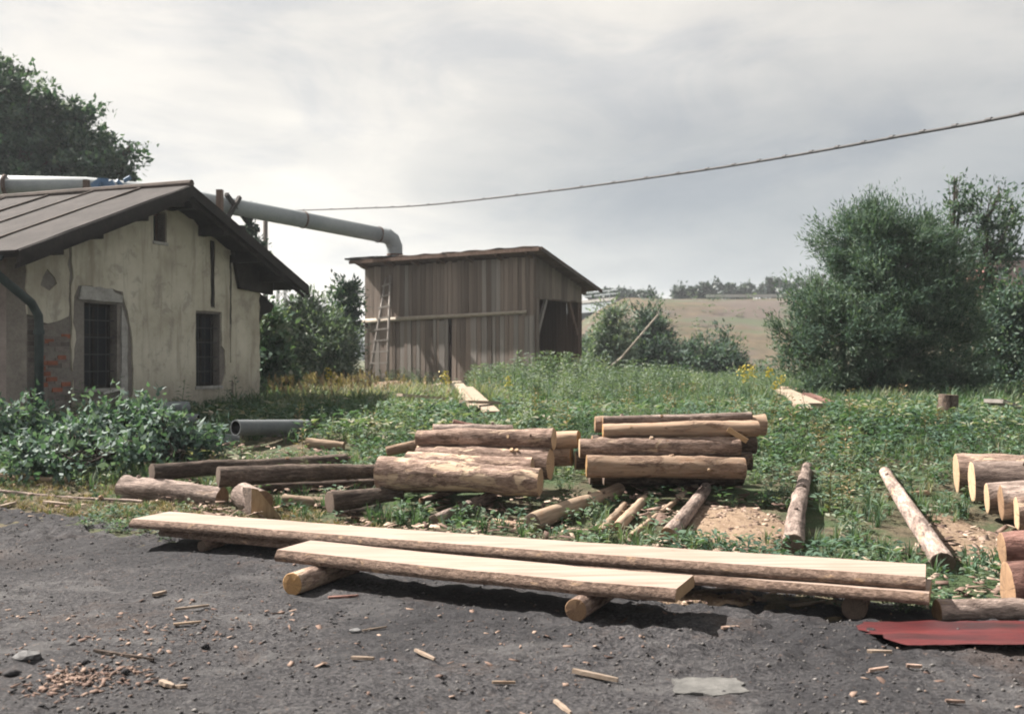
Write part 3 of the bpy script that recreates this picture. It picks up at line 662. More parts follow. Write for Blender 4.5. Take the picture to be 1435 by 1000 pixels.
# roof
XR0, XR1, YR0, YR1 = -.30, SW+.42, -.40, SDP+.48
for k in range(7):
    x = .1+k*(SW-.2)/6; mb = MB(SF); mb.beam((x, YR0+.06, zs(YR0+.06)+.01), (x, YR1-.06, zs(YR1-.06)+.01), .09, .12); mb.build('rafter', M['plank_dark'], shed)
for k in range(14):
    y0 = YR0+(YR1-YR0)*k/14; y1 = YR0+(YR1-YR0)*(k+1)/14-.01; mb = MB(SF)
    e0, e1 = random.uniform(-.05, .05), random.uniform(-.04, .05)
    v_ = [(x_, y_, zs(y_)+dz) for x_ in (XR0+e0, XR1+e1) for y_ in (y0, y1) for dz in (.075, .10)]
    mb.add(v_, [(0,1,3,2), (4,6,7,5), (0,4,5,1), (2,3,7,6), (0,2,6,4), (1,5,7,3)]); mb.build('roof_board', M['plank_dark'], shed)
n = 26; rows = []
mb = MB(SF)
for sidez in (0, 1):
    for i in range(n+1):
        for y_ in (YR0-.03, .6, 1.5, YR1+.03):
            x_ = XR0+.06+(XR1-XR0-.10)*i/n; rows.append((x_, y_+(random.uniform(-.025, .025) if y_ in (YR0-.03, YR1+.03) else 0), zs(y_)+.105+.02*sidez+.018*math.sin(i*1.9+y_)))
N1 = (n+1)*4; fs = []
for i in range(n):
    for j in range(3):
        a = i*4+j; fs += [(a, a+1, a+5, a+4), (N1+a, N1+a+4, N1+a+5, N1+a+1)]
    for j in (0, 3): a = i*4+j; fs.append((a, a+4, N1+a+4, N1+a))
for i in (0, n):
    for j in range(3): a = i*4+j; fs.append((a, a+1, N1+a+1, N1+a))
mb.add(rows, fs); mb.build('roof_felt', M['roof_felt'], shed)
mb = MB(SF); mb.beam((XR0+.02, YR0-.03, zs(YR0)+.04), (XR1-.02, YR0-.03, zs(YR0)+.04), .03, .10); mb.build('fascia', M['plank_dark'], shed)
mb = MB(SF); mb.beam((XR1+.03, YR0, zs(YR0)+.05), (XR1+.03, YR1, zs(YR1)+.05), .03, .11); mb.build('fascia', M['roof_felt'], shed)
mb = MB(SF)
for k in range(5): mb.beam((XR0-.1+.17*k, YR0-.02+.06*k, zs(YR0)+.14+.02*(k % 2)), (XR0+1.0+.12*k, YR0+.1+.06*k, zs(YR0)+.16), .2, .05)
mb.build('felt_bundle', M['black_wood'], shed)
o = MB(SF); o.beam((3.35, -.45, zs(-.45)+.11), (4.25, .35, zs(.35)+.22), .16, .03); tag(o.build('loose_plank', M['plank_grey'], None, origin=SF @ Vector((3.8, 0, 4.4))), 'loose plank lying askew on the shed roof edge', 'plank')

# ladder against the long wall
lad = thing('ladder', SF @ Vector((1.2, -.8, .6)), 'rough pole ladder leaning on the left of the plank shed', 'ladder')
LT, LB = [(.93, -.10, 4.02), (1.10, -.10, 4.08)], [(.85, -.85, .50), (1.62, -.85, .50)]
for k in range(2):
    mb = MB(SF); mb.tube([LB[k], Vector(LB[k]).lerp(Vector(LT[k]), .5), LT[k]], [.045, .04, .032], 8); mb.build('side_rail', M['plank_grey'], lad, True)
for k in range(10):
    f = .07+k*.095; mb = MB(SF); a, b_ = Vector(LB[0]).lerp(Vector(LT[0]), f), Vector(LB[1]).lerp(Vector(LT[1]), f)
    e = (b_-a).normalized()*.07; d_ = Vector((0, -.035, 0)); mb.beam(a-e+d_, b_+e+d_, .045, .05); mb.build('rung', M['plank_grey'], lad)

# ------------------------------------------------------------------ exhaust pipe, trestle, cable
pp = thing('overhead_pipe', (-3.7, 31.6, 4), 'fat grey sheet metal duct running over the house to the shed roof', 'pipe')
Pt = [at(-160, 256, 25.3), at(120, 261, 25.8), at(235, 272, 26.3), at(425, 308, 29.0), at(532, 329, 31.2)]
top = Vector((-3.72, 31.6, 0)); zt = at(532, 329, 31.2).z
mb = MB(); mb.tube(Pt, .235, 20); mb.build('duct', M['zinc'], pp, True)
mb = MB(); mb.tube([Pt[-1], Pt[-1]+Vector((.22, .06, -.03)), Pt[-1]+Vector((.37, .15, -.14)), Pt[-1]+Vector((.44, .22, -.34)), Pt[-1]+Vector((.45, .23, -.62))], [.238, .25, .25, .25, .24], 20); mb.build('elbow', M['zinc'], pp)
e_ = Pt[-1]+Vector((.45, .23, -.62)); mb = MB(); mb.tube([e_, (e_.x, e_.y, 3.95)], .225, 20); mb.build('stub', M['zinc'], pp, True)
def ring(p, t_, r=.252, wd=.05):
    mb = MB(); t_ = t_.normalized(); mb.tube([p-t_*wd/2, p+t_*wd/2], r, 20); mb.build('flange', M['steel_ring'], pp)
ring(at(7, 258.5, 25.45), Pt[1]-Pt[0]); ring(Pt[3], Pt[4]-Pt[3]); ring(Pt[4]-(Pt[4]-Pt[3]).normalized()*.05, Pt[4]-Pt[3], .255); ring(e_+Vector((0, 0, .02)), Vector((0, 0, 1)), .256)
tr = thing('pipe_trestle', at(335, 300, 27.0)-Vector((0, 0, 4.4)), 'dark crossed timber trestle carrying the duct behind the roof', 'trestle')
def post(px, py, Y, w_=.13, mk='black_wood', par=None, name='post'):
    p = at(px, py, Y); mb_ = MB(); mb_.beam((p.x, p.y, G(p.x, p.y)-.1), p, w_, w_, (0, 1, 0)); return mb_.build(name, M[mk], par)
post(308, 266, 26.6, .16, 'plank_dark', tr); post(350, 282, 28.3, .13, 'black_wood', tr)
mb = MB(); mb.beam(at(317, 272, 26.9), at(352, 318, 28.2), .10, .10); mb.build('brace', M['black_wood'], tr)
mb = MB(); mb.beam(at(336, 276, 27.4), at(310, 322, 26.7), .10, .10); mb.build('brace', M['black_wood'], tr)
mb = MB(); mb.beam(at(300, 316, 26.6), at(362, 322, 28.3), .12, .14); mb.build('crossbeam', M['black_wood'], tr)
o = post(121, 252, 25.5, .13, 'plank_dark'); o.name = 'pipe_prop'; tag(o, 'single timber prop crossing the duct above the roof on the left', 'post')
mb = MB(); c_ = at(158, 261, 25.5)
for k in range(7):
    a = Vector((random.uniform(-.5, .5), -.3+random.uniform(-.05, .05), random.uniform(-.16, .2))); b_ = a+Vector((random.uniform(-.3, .3), random.uniform(-.05, .1), random.uniform(-.2, .2)))
    mb.beam(c_+a, c_+b_, .05, .22)
tag(mb.build('blue_tarpaulin', M['blue_tarp'], None, origin=c_), 'scrap of blue tarpaulin wrapped round the duct above the roof', 'tarpaulin')

cb = thing('overhead_cable', at(1000, 236, 20), 'thick black bundled cable sagging across the sky to the upper right', 'cable')
cps = [(372, 296, 46), (500, 292, 38), (600, 287, 33), (770, 268, 27), (950, 243.5, 22), (1100, 220, 19), (1250, 193, 16.5), (1435, 159, 14.2), (1640, 110, 12.4)]
pts = []
P_ = [at(*q) for q in cps]
for i in range(len(P_)-1):
    for k in range(8):
        t_ = k/8; p0, p1, p2, p3 = P_[max(i-1, 0)], P_[i], P_[i+1], P_[min(i+2, len(P_)-1)]
        pts.append(.5*((2*p1)+(p2-p0)*t_+(2*p0-5*p1+4*p2-p3)*t_*t_+(3*p1-p0-3*p2+p3)*t_**3))
pts.append(P_[-1])
mb = MB(); mb.tube(pts, .026, 8); mb.build('conductor', M['cable'], cb, True)
mb = MB()
for i in range(2, len(pts)-1, 2):
    p = pts[i]; d_ = (pts[i+1]-p).normalized(); mb.tube([p-d_*.05+Vector((0,0,.01)), p+d_*.05+Vector((0,0,.01))], .034, 8)
mb.build('hanger_ties', M['cable'], cb)['kind'] = 'stuff'
for nm_, p, lb in (('utility_pole', P_[-1], 'wooden cable pole out past the right edge'), ('utility_pole', P_[0], 'wooden cable pole standing behind the house roof')):
    mb = MB(); mb.tube([(p.x, p.y, -.2), (p.x, p.y, p.z+(.5 if p.y < 20 else .03))], [.14, .10], 10); tag(mb.build(nm_, M['trunk'], None, True, origin=(p.x, p.y, 0)), lb, 'pole')

# ------------------------------------------------------------------ trees and bushes
def leaf_geo(c, d, l, w_, fold=.15, rng=RNG, hint=None):
    n = len(c); d = d/np.linalg.norm(d, axis=1, keepdims=True)
    s_ = np.cross(d, rng.normal(size=(n, 3)) if hint is None else hint+rng.normal(size=(n, 3))*.35); s_ /= np.linalg.norm(s_, axis=1, keepdims=True)+1e-9
    nn = np.cross(d, s_); l = np.asarray(l).reshape(-1, 1)*np.ones((n, 1)); w_ = np.asarray(w_).reshape(-1, 1)*np.ones((n, 1))
    V = np.stack([c, c+d*l*.42+s_*w_*.5+nn*w_*fold, c+d*l, c+d*l*.42-s_*w_*.5+nn*w_*fold], 1).reshape(-1, 3)
    return V, np.arange(n*4).reshape(-1, 4)
def crown(blobs, n, ll, lw, clump, rng, per=55, updir=.1, flat=.6, shell=.35, spray=1.15):
    vol = np.array([(b[3]*b[4]*b[5])**.66 for b in blobs]); vol /= vol.sum(); Vs, Qs, Ts = [], [], []; k0 = 0
    for b, f in zip(blobs, vol):
        nl = int(n*f); nc = max(4, nl//per)
        dirs = rng.normal(size=(nc, 3)); dirs /= np.linalg.norm(dirs, axis=1, keepdims=True)
        cc = dirs*(rng.random((nc, 1))**shell)*np.array(b[3:6])+np.array(b[:3])
        ct = rng.random(nc); cs = clump*(.6+.8*rng.random(nc))
        idx = rng.integers(0, nc, nl)
        sd = dirs+rng.normal(size=(nc, 3))*.45+np.array([0, 0, updir]); sd /= np.linalg.norm(sd, axis=1, keepdims=True)
        p = cc[idx]+np.clip(rng.normal(size=(nl, 3)), -1.7, 1.7)*cs[idx][:, None]*np.array([.62, .62, .62*flat])+sd[idx]*(np.clip(rng.normal(size=(nl, 1)), -1.6, 1.6)*cs[idx][:, None]*spray)
        d = dirs[idx]*.7+rng.normal(size=(nl, 3))*.7+np.array([0, 0, updir])
        loc = (p-cc[idx])/(cs[idx][:, None]+1e-6)
        V, Q = leaf_geo(p, d, ll*(.6+.8*rng.random(nl)), lw*(.6+.8*rng.random(nl)), rng=rng, hint=dirs[idx]*.5+loc*.45+np.array([0, 0, .55]))
        Vs.append(V); Qs.append(Q+k0); k0 += len(V)
        Ts.append(np.repeat(np.clip(.18+.55*ct[idx]+.22*rng.normal(size=nl), 0, 1), 4))
    return np.concatenate(Vs), np.concatenate(Qs), np.concatenate(Ts)
def tree(name, label, cat, base, blobs, n, ll, lw, mat, tr=.12, clump=.3, group=None, seed=1, per=55, updir=.1, stems=1, extra=None, flat=.6, shell=.35):
    rng = np.random.default_rng(seed); r = random.Random(seed); base = Vector(base)
    root = thing(name, base, label, cat, group)
    bl = [(base.x+b[0], base.y+b[1], base.z+b[2], b[3], b[4], b[5]) for b in blobs]
    V, Q, T = crown(bl, n, ll, lw, clump, rng, per, updir, flat, shell); np_mesh('crown', V, Q, T, mat, root)
    mb = MB(); zc_ = min(b[2]-b[5]*.5 for b in blobs); fork = max(.15, zc_*.8)
    for s_ in range(stems):
        o_ = Vector((r.uniform(-.3, .3), r.uniform(-.3, .3), 0))*(0 if stems == 1 else 1); f_ = base+o_*1.6+Vector((r.uniform(-.1, .1), 0, fork))
        mb.tube([base+o_-Vector((0, 0, .15)), base+o_*1.3+Vector((0, 0, fork*.5)), f_], [tr*1.3, tr*1.05, tr*.9], 8)
        for i, b in enumerate(bl):
            if i % stems != s_: continue
            e = Vector(b[:3]); m1 = f_.lerp(e, .5)+Vector((r.uniform(-.1, .1), r.uniform(-.1, .1), .1*abs(e.z-f_.z)))
            tip = e+Vector((r.uniform(-.3, .3)*b[3], r.uniform(-.3, .3)*b[4], b[5]*.7))
            mb.tube([f_, m1, e, tip], [tr*.7, tr*.5, tr*.3, tr*.1], 6)
            for q in range(3):
                ee = e+Vector((r.uniform(-.8, .8)*b[3], r.uniform(-.8, .8)*b[4], r.uniform(-.1, .8)*b[5])); mb.tube([m1, m1.lerp(ee, .6)+Vector((0, 0, .08)), ee], [tr*.3, tr*.2, tr*.06], 5)
    mb.build('trunk', M['trunk'], root, True)
    return root
def rel(base, px, py, Y, rx, rz, ry=None):                        # a blob seen at px,py with radii in pixels
    p = at(px, py, Y)-Vector(base); k = Y/F
    return (p.x, p.y, p.z, rx*k, (ry or rx)*k, rz*k)

b0 = Vector((-17.5, 34, .65))
tree('broadleaf_tree', 'tall dark broadleaf tree rising behind the house roof at left', 'tree', b0,
     [rel(b0, 5, 130, 34, 46, 50), rel(b0, 45, 180, 33.5, 55, 60), rel(b0, -45, 200, 34, 85, 95), rel(b0, 100, 215, 33.5, 50, 55), rel(b0, 140, 235, 33, 42, 38), rel(b0, 112, 165, 33.5, 24, 24),
      rel(b0, 168, 245, 33.5, 22, 24), rel(b0, 30, 250, 34, 90, 60), rel(b0, -60, 300, 34, 110, 90), rel(b0, 60, 300, 34, 90, 50), rel(b0, 182, 210, 33.5, 9, 12)],
     60000, .19, .12, M['leaf_tree'], .28, .30, seed=3, per=120, shell=.55)
b0 = Vector((7.55, 21.6, .66))
tree('willow_bush', 'big rounded grey-green willow on the right behind the log piles', 'tree', b0,
     [rel(b0, 1230, 360, 21.6, 88, 72), rel(b0, 1262, 330, 21.8, 62, 50), rel(b0, 1190, 345, 21.6, 52, 48), rel(b0, 1150, 420, 21.3, 48, 52), rel(b0, 1312, 375, 21.8, 58, 68), rel(b0, 1120, 475, 21, 40, 52),
      rel(b0, 1200, 470, 20.8, 78, 70), rel(b0, 1290, 470, 21, 78, 75), rel(b0, 1345, 455, 21.8, 42, 68), rel(b0, 1150, 530, 20.8, 52, 36), rel(b0, 1240, 520, 20.8, 75, 42), rel(b0, 1330, 525, 21.3, 50, 36), rel(b0, 1205, 305, 21.6, 30, 22), rel(b0, 1290, 405, 21.2, 62, 66), rel(b0, 1300, 340, 21.6, 46, 40), rel(b0, 1240, 420, 20.8, 70, 60)],
     108000, .12, .024, M['leaf_willow'], .10, .19, seed=5, per=110, stems=4, updir=.45, shell=.45)
b0 = Vector((11.3, 25, .67))
tree('loose_tree', 'thin open-crowned tree with upright twigs behind the willow at right', 'tree', b0,
     [rel(b0, 1345, 290, 25, 26, 34), rel(b0, 1380, 310, 25, 34, 48), rel(b0, 1405, 350, 25, 34, 50), rel(b0, 1365, 360, 25, 44, 50), rel(b0, 1420, 300, 25.3, 22, 26), rel(b0, 1338, 258, 25, 8, 16), rel(b0, 1400, 270, 25, 12, 16), rel(b0, 1390, 420, 25, 46, 50)],
     5200, .14, .05, M['leaf_willow'], .08, .20, seed=8, per=24, stems=3, updir=.5, shell=.6)
b0 = Vector((13.0, 24.5, .67))
tree('dark_bush', 'dark low thicket at the right edge beside the willow', 'bush', b0,
     [rel(b0, 1430, 450, 24, 48, 60), rel(b0, 1470, 480, 24, 60, 80), rel(b0, 1400, 500, 24, 40, 42), rel(b0, 1440, 535, 23.5, 55, 36)], 22000, .13, .05, M['leaf_tree'], .07, .22, seed=9, stems=3)
p = at(352, 320, 28.0); b0 = Vector((p.x, p.y, G(p.x, p.y)))
tree('climbing_plant', 'dark straggling climber on the trestle post behind the roof', 'climber', b0, [rel(b0, 351, 322, 28, 5, 12), rel(b0, 358, 345, 28, 8, 14), rel(b0, 346, 296, 28, 3, 7)], 700, .13, .08, M['leaf_tree'], .02, .1, seed=71, per=20)
# bushes between house and shed
b0 = Vector((-6.2, 26, .65))
tree('leafy_bush', 'wide grey-green bush between the house corner and the shed', 'bush', b0,
     [rel(b0, 422, 478, 26, 40, 44), rel(b0, 455, 492, 25.6, 40, 40), rel(b0, 402, 505, 26, 32, 36), rel(b0, 440, 450, 26.3, 22, 26), rel(b0, 474, 500, 25.8, 22, 34), rel(b0, 428, 435, 26.3, 9, 22), rel(b0, 405, 450, 26.2, 12, 22), rel(b0, 470, 462, 26, 12, 20)], 26000, .14, .045, M['leaf_bush'], .06, .20, seed=12, stems=4, updir=.4)
b0 = Vector((-4.6, 28.5, .65))
tree('sapling', 'slim dark sapling rising above the bush left of the shed', 'tree', b0,
     [rel(b0, 484, 425, 28.5, 18, 26), rel(b0, 490, 405, 28.5, 9, 16), rel(b0, 482, 448, 28.3, 15, 24), rel(b0, 476, 470, 28.3, 22, 30)], 4200, .16, .07, M['leaf_tree'], .045, .16, seed=14, per=26, updir=.3)
b0 = Vector((-5.6, 21.6, .64))
tree('dark_shrub', 'dark leafy shrub hugging the rear corner of the house', 'bush', b0,
     [rel(b0, 372, 470, 21.6, 17, 40), rel(b0, 380, 520, 21.5, 26, 46), rel(b0, 362, 545, 21.4, 20, 25)], 7000, .15, .08, M['leaf_weed'], .04, .15, seed=15, stems=2)
# bushes right of the shed
for (lb, X_, Y_, bl, n, mk, sd_) in [
    ('tall pointed bush right beside the open end of the shed', 4.3, 42, [(856,478,42,24,40),(848,515,42,34,36),(838,540,41,28,26),(860,440,42,9,20)], 14000, 'leaf_bush', 21),
    ('dark round bush crossed by a leaning pole', 6.0, 44, [(910,472,44,24,32),(916,508,43.5,32,36),(890,528,43,34,26),(908,445,44,11,16)], 15000, 'leaf_tree', 22),
    ('wide low bush in front of the embankment', 8.4, 43, [(990,508,43,44,34),(1020,516,43,30,28),(962,524,42.5,34,26),(1000,545,42,44,16),(1015,474,43,6,12)], 16000, 'leaf_tree', 23),
    ('small light green shrub with yellow flowers near the willow', 9.6, 40, [(1058,535,40,24,18),(1075,550,39.5,22,12)], 5000, 'leaf_bush', 24),
    ('olive bush at the foot of the slope behind the shed corner', 5.2, 52, [(832,490,52,22,26),(945,500,52,18,16)], 6500, 'leaf_willow', 25)]:
    b0 = Vector((X_, Y_, G(X_, Y_))); tree('round_bush', lb, 'bush', b0, [rel(b0, *q) for q in bl], n, .20, .075, M[mk], .07, .28, 'bushes between the shed and the embankment', sd_, stems=3, updir=.2)
mb = MB(); mb.tube([at(872, 500, 40.5), at(922, 441, 40.8)], [.05, .035], 6); tag(mb.build('leaning_pole', M['pole'], None, True, origin=at(872, 500, 40.5)), 'pale leaning pole sticking up across the dark bush', 'pole')
mb = MB(); q = hit(868, 545); mb.tube([(at(872, 500, 40.5)), (at(872, 500, 40.5).x-1.4, 40.4, .5)], .05, 6); mb.build('lower_end', M['pole'], bpy.data.objects['leaning_pole'])
# trees along the road on the crest
def far_tree(px, py, Y, rx, rz, lb, sd_, n=1400):
    z0 = 8.4; p = at(px, py, Y); b0 = Vector((p.x, Y, z0))
    tree('roadside_tree', lb, 'tree', b0, [rel(b0, px, py, Y, rx, rz), rel(b0, px+rx*.4, py+rz*.35, Y, rx*.8, rz*.8), rel(b0, px-rx*.5, py+rz*.3, Y, rx*.7, rz*.7)], n, .55, .4, M['leaf_far'], .2, .42, 'trees along the embankment road', sd_, per=40)
for i, (px, py, rx, rz, lb) in enumerate([(841,414,13,4,'low roadside tree over the bridge end nearest the shed'), (862,412,9,3.5,'small roadside tree second from the shed roof'), (880,415,8,3,'flat low roadside tree above the grassy bank'), (909,415,7,4,'isolated round roadside tree left of the gap on the bank'),
        (953,412,6,6,'tiny roadside tree just right of the gap'), (972,409,8,7,'slim roadside tree before the dark wood begins'), (987,407,5,8,'narrow dark roadside tree at the start of the wood')]):
    far_tree(px, py, 150, rx, rz, lb, 40+i)
rng = np.random.default_rng(77); bl = []
for px in range(1000, 1560, 16):
    r_ = 7+rng.random()*4; yy = 409-6*sstep(1000, 1080, px)-rng.random()*4; p = at(px, yy, 160+rng.random()*10); k = p.y/F
    bl.append((p.x, p.y, p.z, r_*k, r_*k, r_*k)); bl.append((p.x, p.y, p.z-10*k, r_*k, r_*k, r_*k))
V, Q, T = crown(bl, 18000, .6, .45, .45, rng, spray=.6); tag(np_mesh('roadside_wood', V, Q, T, M['leaf_far']), 'dark mass of wood beyond the road on the right', kind='stuff')
bl = []
for px in range(230, 830, 18):
    Y_ = 235+rng.random()*40; yy = 462-12*rng.random(); p = at(px, yy, Y_); k = Y_/F; bl.append((p.x, p.y, 4.0, 18*k, 14*k, 4.5))
V, Q, T = crown(bl, 12000, 1.3, .8, 1.2, rng); tag(np_mesh('far_wood', V, Q, T, M['leaf_far']), 'hazy far wood between house and shed', kind='stuff')

# leafy shrubs in front of the house
def elder(px, py, hgt, wid, lb, sd_, n=900, ll=.095, lw=.048):
    p = hit(px, py); rng = np.random.default_rng(sd_)
    b0 = Vector((p.x, p.y, p.z)); bl = [(rng.uniform(-.5, .5)*wid, rng.uniform(-.3, .3)*wid, hgt*(.3+.7*rng.random()), wid*.24, wid*.24, hgt*.22) for _ in range(8)]+[(0, 0, hgt*.35, wid*.42, wid*.36, hgt*.30)]
    return tree('leafy_shrub', lb, 'shrub', b0, bl, int(n*1.0), ll, lw, M['leaf_elder'], .022, .13, 'broad-leaved shrubs in front of the house', sd_, per=16, updir=.1, stems=3, flat=.6, shell=.55)
elder(15, 634, .55, .9, 'leafy shrub at the left edge in front of the pink side wall', 61, 1300)
elder(98, 652, .40, .8, 'low leafy shrub below the first barred window', 62, 1300)
elder(160, 640, .85, .95, 'tallest leafy shrub covering the house plinth', 63, 1500)
elder(218, 648, .56, .85, 'yellowish leafy shrub beside the grey pipes', 64, 1500)
elder(130, 668, .5, 1.0, 'foremost leafy shrub next to the short bark log', 65, 900)
elder(258, 646, .36, .6, 'rightmost leafy shrub under the second window', 66, 900)
elder(55, 668, .45, .9, 'small leafy shrub at the edge of the dry grass strip', 67, 700)

# ------------------------------------------------------------------ logs
EXC = []
def log_mesh(L, r0, r1, seed, bend=.02, rough=.05, n=22, seg=22, flatten=0):
    r = random.Random(seed); off = Vector((seed*3.1, seed*1.7, 0)); vs = []; b1, b2 = r.uniform(-bend, bend), r.uniform(-bend, bend); ph = r.uniform(0, 6)
    knots = [(r.uniform(0, L), r.uniform(0, 6.28), r.uniform(.1, .25)) for _ in range(int(L*2.5))]
    for i in range(seg+1):
        x = L*i/seg; f = i/seg; rr = r0+(r1-r0)*f; cy, cz = b1*math.sin(f*math.pi+.3)*L, b2*math.sin(f*2.2*math.pi+ph)*L*.4
        for k in range(n):
            a = 2*math.pi*k/n; q = 1+rough*.9*mnoise.noise(off+Vector((x*.9, 3, 0)))+rough*1.3*mnoise.noise(off+Vector((x*2.2, math.cos(a)*1.1, math.sin(a)*1.1)))+rough*.9*mnoise.noise(off+Vector((x*9, math.cos(a)*4, math.sin(a)*4)))
            for kx, ka, kh in knots:
                da = abs((a-ka+math.pi) % (2*math.pi)-math.pi); q += kh*math.exp(-((x-kx)/.05)**2-(da/.35)**2)
            vs.append((x, cy+rr*q*math.cos(a), cz+rr*q*math.sin(a)))
    fs = [(i*n+k, i*n+(k+1) % n, (i+1)*n+(k+1) % n, (i+1)*n+k) for i in range(seg) for k in range(n)]
    me = bpy.data.meshes.new('log'); me.from_pydata(vs, [], fs)
    me.polygons.foreach_set('use_smooth', [True]*len(fs))
    return me, vs[:n], vs[-n:]
def end_mesh(ringv, sgn):
    c_ = sum((Vector(v) for v in ringv), Vector())/len(ringv); n = len(ringv); vs = []
    for f, dx in ((1, 0), (.93, .004), (.55, .006)):
        vs += [tuple((Vector(v)-c_)*f+Vector((sgn*dx+random.uniform(-.001, .001), 0, 0))) for v in ringv]
    vs.append((sgn*.006, 0, 0)); fs = []
    for j in range(2): fs += [(j*n+k, j*n+(k+1) % n, (j+1)*n+(k+1) % n, (j+1)*n+k) for k in range(n)]
    fs += [(2*n+k, 2*n+(k+1) % n, 3*n) for k in range(n)]
    me = bpy.data.meshes.new('cut_end'); me.from_pydata(vs, [], fs)
    bm = bmesh.new(); bm.from_mesh(me); bm.normal_update()
    if sum(f.normal.x for f in bm.faces)*sgn < 0: bmesh.ops.reverse_faces(bm, faces=bm.faces)
    bm.to_mesh(me); bm.free(); return me, c_
LOGN = [0]
def log(p0, p1, r0, r1, bark, end0, end1, label, group=None, cat='log', bend=.016, rough=.105, name='log', seg=22, roll=None):
    LOGN[0] += 1; sd_ = LOGN[0]; p0, p1 = Vector(p0), Vector(p1); a = (p1-p0); L = a.length
    me, ra, rb = log_mesh(L, r0, r1, sd_, bend, rough, 22, seg); me.materials.append(M[bark])
    o = link(bpy.data.objects.new(name, me)); q = Vector((1, 0, 0)).rotation_difference(a); o.rotation_mode = 'QUATERNION'; o.rotation_quaternion = q; o.location = p0
    BASE[o.name] = p0; tag(o, label, cat, group)
    for rv, sg, mk in ((ra, -1, end0), (rb, 1, end1)):
        m2, c_ = end_mesh(rv, sg); m2.materials.append(M[mk]); e = link(bpy.data.objects.new('cut_end', m2)); e.parent = o; e.location = c_
    rk = random.Random(sd_*17)
    for _ in range(0 if cat != 'log' or L < .8 else rk.choice((1, 2, 2, 3))):
        f = rk.uniform(.12, .88); an = rk.uniform(-.9, 1.9); rr = r0+(r1-r0)*f; dv = Vector((rk.uniform(-.3, .3), -math.sin(an), math.cos(an))).normalized(); c0 = Vector((L*f, 0, 0)); ks = rk.uniform(.010, .020)
        mb = MB(); mb.tube([c0+dv*rr*.8, c0+dv*(rr+rk.uniform(.008, .03))], [ks*1.5, ks], 8); kn = mb.build('knot', M[end1 if rk.random() < .4 else bark]); kn.parent = o; kn.location = (0, 0, 0)
    EXC.append((p0.x, p0.y, p1.x, p1.y, max(r0, r1)))
    return o
def glog(a, b_, r0, r1, *args, lift=0, **k):                        # log lying on the ground between two foot points seen at a and b
    pa, pb = hit(*a), hit(*b_); return log(pa+Vector((0, 0, r0*.92+lift)), pb+Vector((0, 0, r1*.92+lift)), r0, r1, *args, **k)

LG, RG, EG, SK = 'logs of the left stack', 'logs of the right stack', 'logs of the stack at the right edge', 'bearer poles lying on the grass'
# left stack
log(at(532,661,9.7), at(757,674,9.30), .163, .122, 'bark_brown', 'end_orange', 'end_fresh', 'thick front log of the left stack with a bare peeled patch', LG)
log(at(570,648,9.98), at(746,655,9.65), .10, .09, 'bark_brown', 'end_brown', 'end_fresh', 'slim log wedged behind the thick front log of the left stack', LG)
log(at(586,644,10.25), at(771,650,9.85), .15, .165, 'bark_brown', 'end_brown', 'end_fresh', 'fat log with pale right end in the middle of the left stack', LG)
log(at(586,613,10.3), at(776,615,9.9), .088, .105, 'bark_brown', 'end_brown', 'end_fresh', 'upper log of the left stack, bark torn at its right end', LG)
log(at(607,604,10.6), at(718,604,10.7), .075, .075, 'bark_grey', 'end_brown', 'end_brown', 'short pale log on the back top of the left stack', LG)
log(at(634,596,10.75), at(730,613,10.8), .07, .06, 'bark_red', 'end_old', 'end_old', 'dark tilted log topmost at the back of the left stack', LG)
log(at(650,622,10.65), at(811,616,10.3), .10, .095, 'bark_peeled', 'end_brown', 'end_orange', 'peeled log poking out at right behind the left stack top', LG)
log(at(650,642,10.65), at(801,641,10.3), .10, .095, 'bark_peeled', 'end_brown', 'end_orange', 'low log poking out at right of the left stack beside the gap', LG)
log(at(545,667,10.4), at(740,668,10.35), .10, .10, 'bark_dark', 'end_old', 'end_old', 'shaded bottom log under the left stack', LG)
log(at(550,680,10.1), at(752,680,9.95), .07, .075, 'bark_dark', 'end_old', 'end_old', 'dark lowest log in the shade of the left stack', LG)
log(at(542,632,10.9), at(590,622,10.95), .055, .06, 'bark_peeled', 'end_brown', 'end_brown', 'short light pole sticking out left behind the left stack', LG)
# right stack
log(at(822,653,9.95), at(1043,655,9.95), .108, .112, 'bark_peeled', 'end_orange', 'end_fresh', 'smooth tan log at the front bottom of the right stack', RG)
log(at(812,627,10.12), at(1036,626,10.12), .096, .102, 'bark_brown', 'end_fresh', 'end_brown', 'brown bark log in the middle row of the right stack', RG)
log(at(845,603,10.2), at(1062,600,10.2), .072, .088, 'bark_peeled', 'end_orange', 'end_fresh', 'splintered half-peeled log on the top front of the right stack', RG)
log(at(834,596,10.5), at(1072,597,10.5), .085, .105, 'bark_peeled', 'end_brown', 'end_fresh', 'top log of the right stack with a bright right end', RG)
log(at(845,589,10.42), at(1053,584,10.42), .045, .05, 'bark_grey', 'end_brown', 'end_brown', 'thin grey pole lying on top of the right stack', RG)
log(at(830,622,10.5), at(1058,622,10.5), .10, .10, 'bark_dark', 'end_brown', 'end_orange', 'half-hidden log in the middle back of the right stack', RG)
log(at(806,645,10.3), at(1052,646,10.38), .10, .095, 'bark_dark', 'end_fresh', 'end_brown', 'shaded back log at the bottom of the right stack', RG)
log(at(846,670,10.45), at(1026,670,10.5), .075, .08, 'bark_dark', 'end_old', 'end_old', 'added dark filler log standing in for black shade under the right stack', RG)  # dark filler log, added to fill the black shade below the stack
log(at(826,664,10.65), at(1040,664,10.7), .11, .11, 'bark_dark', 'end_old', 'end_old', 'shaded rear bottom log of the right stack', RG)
mb = MB(); mb.beam(at(1020,601,10.04), at(1047,618,10.0), .03, .05); tag(mb.build('splinter', M['sawn_edge'], None, origin=at(1020,601,10.04)), 'pale splinter hanging from the right stack', 'splinter')
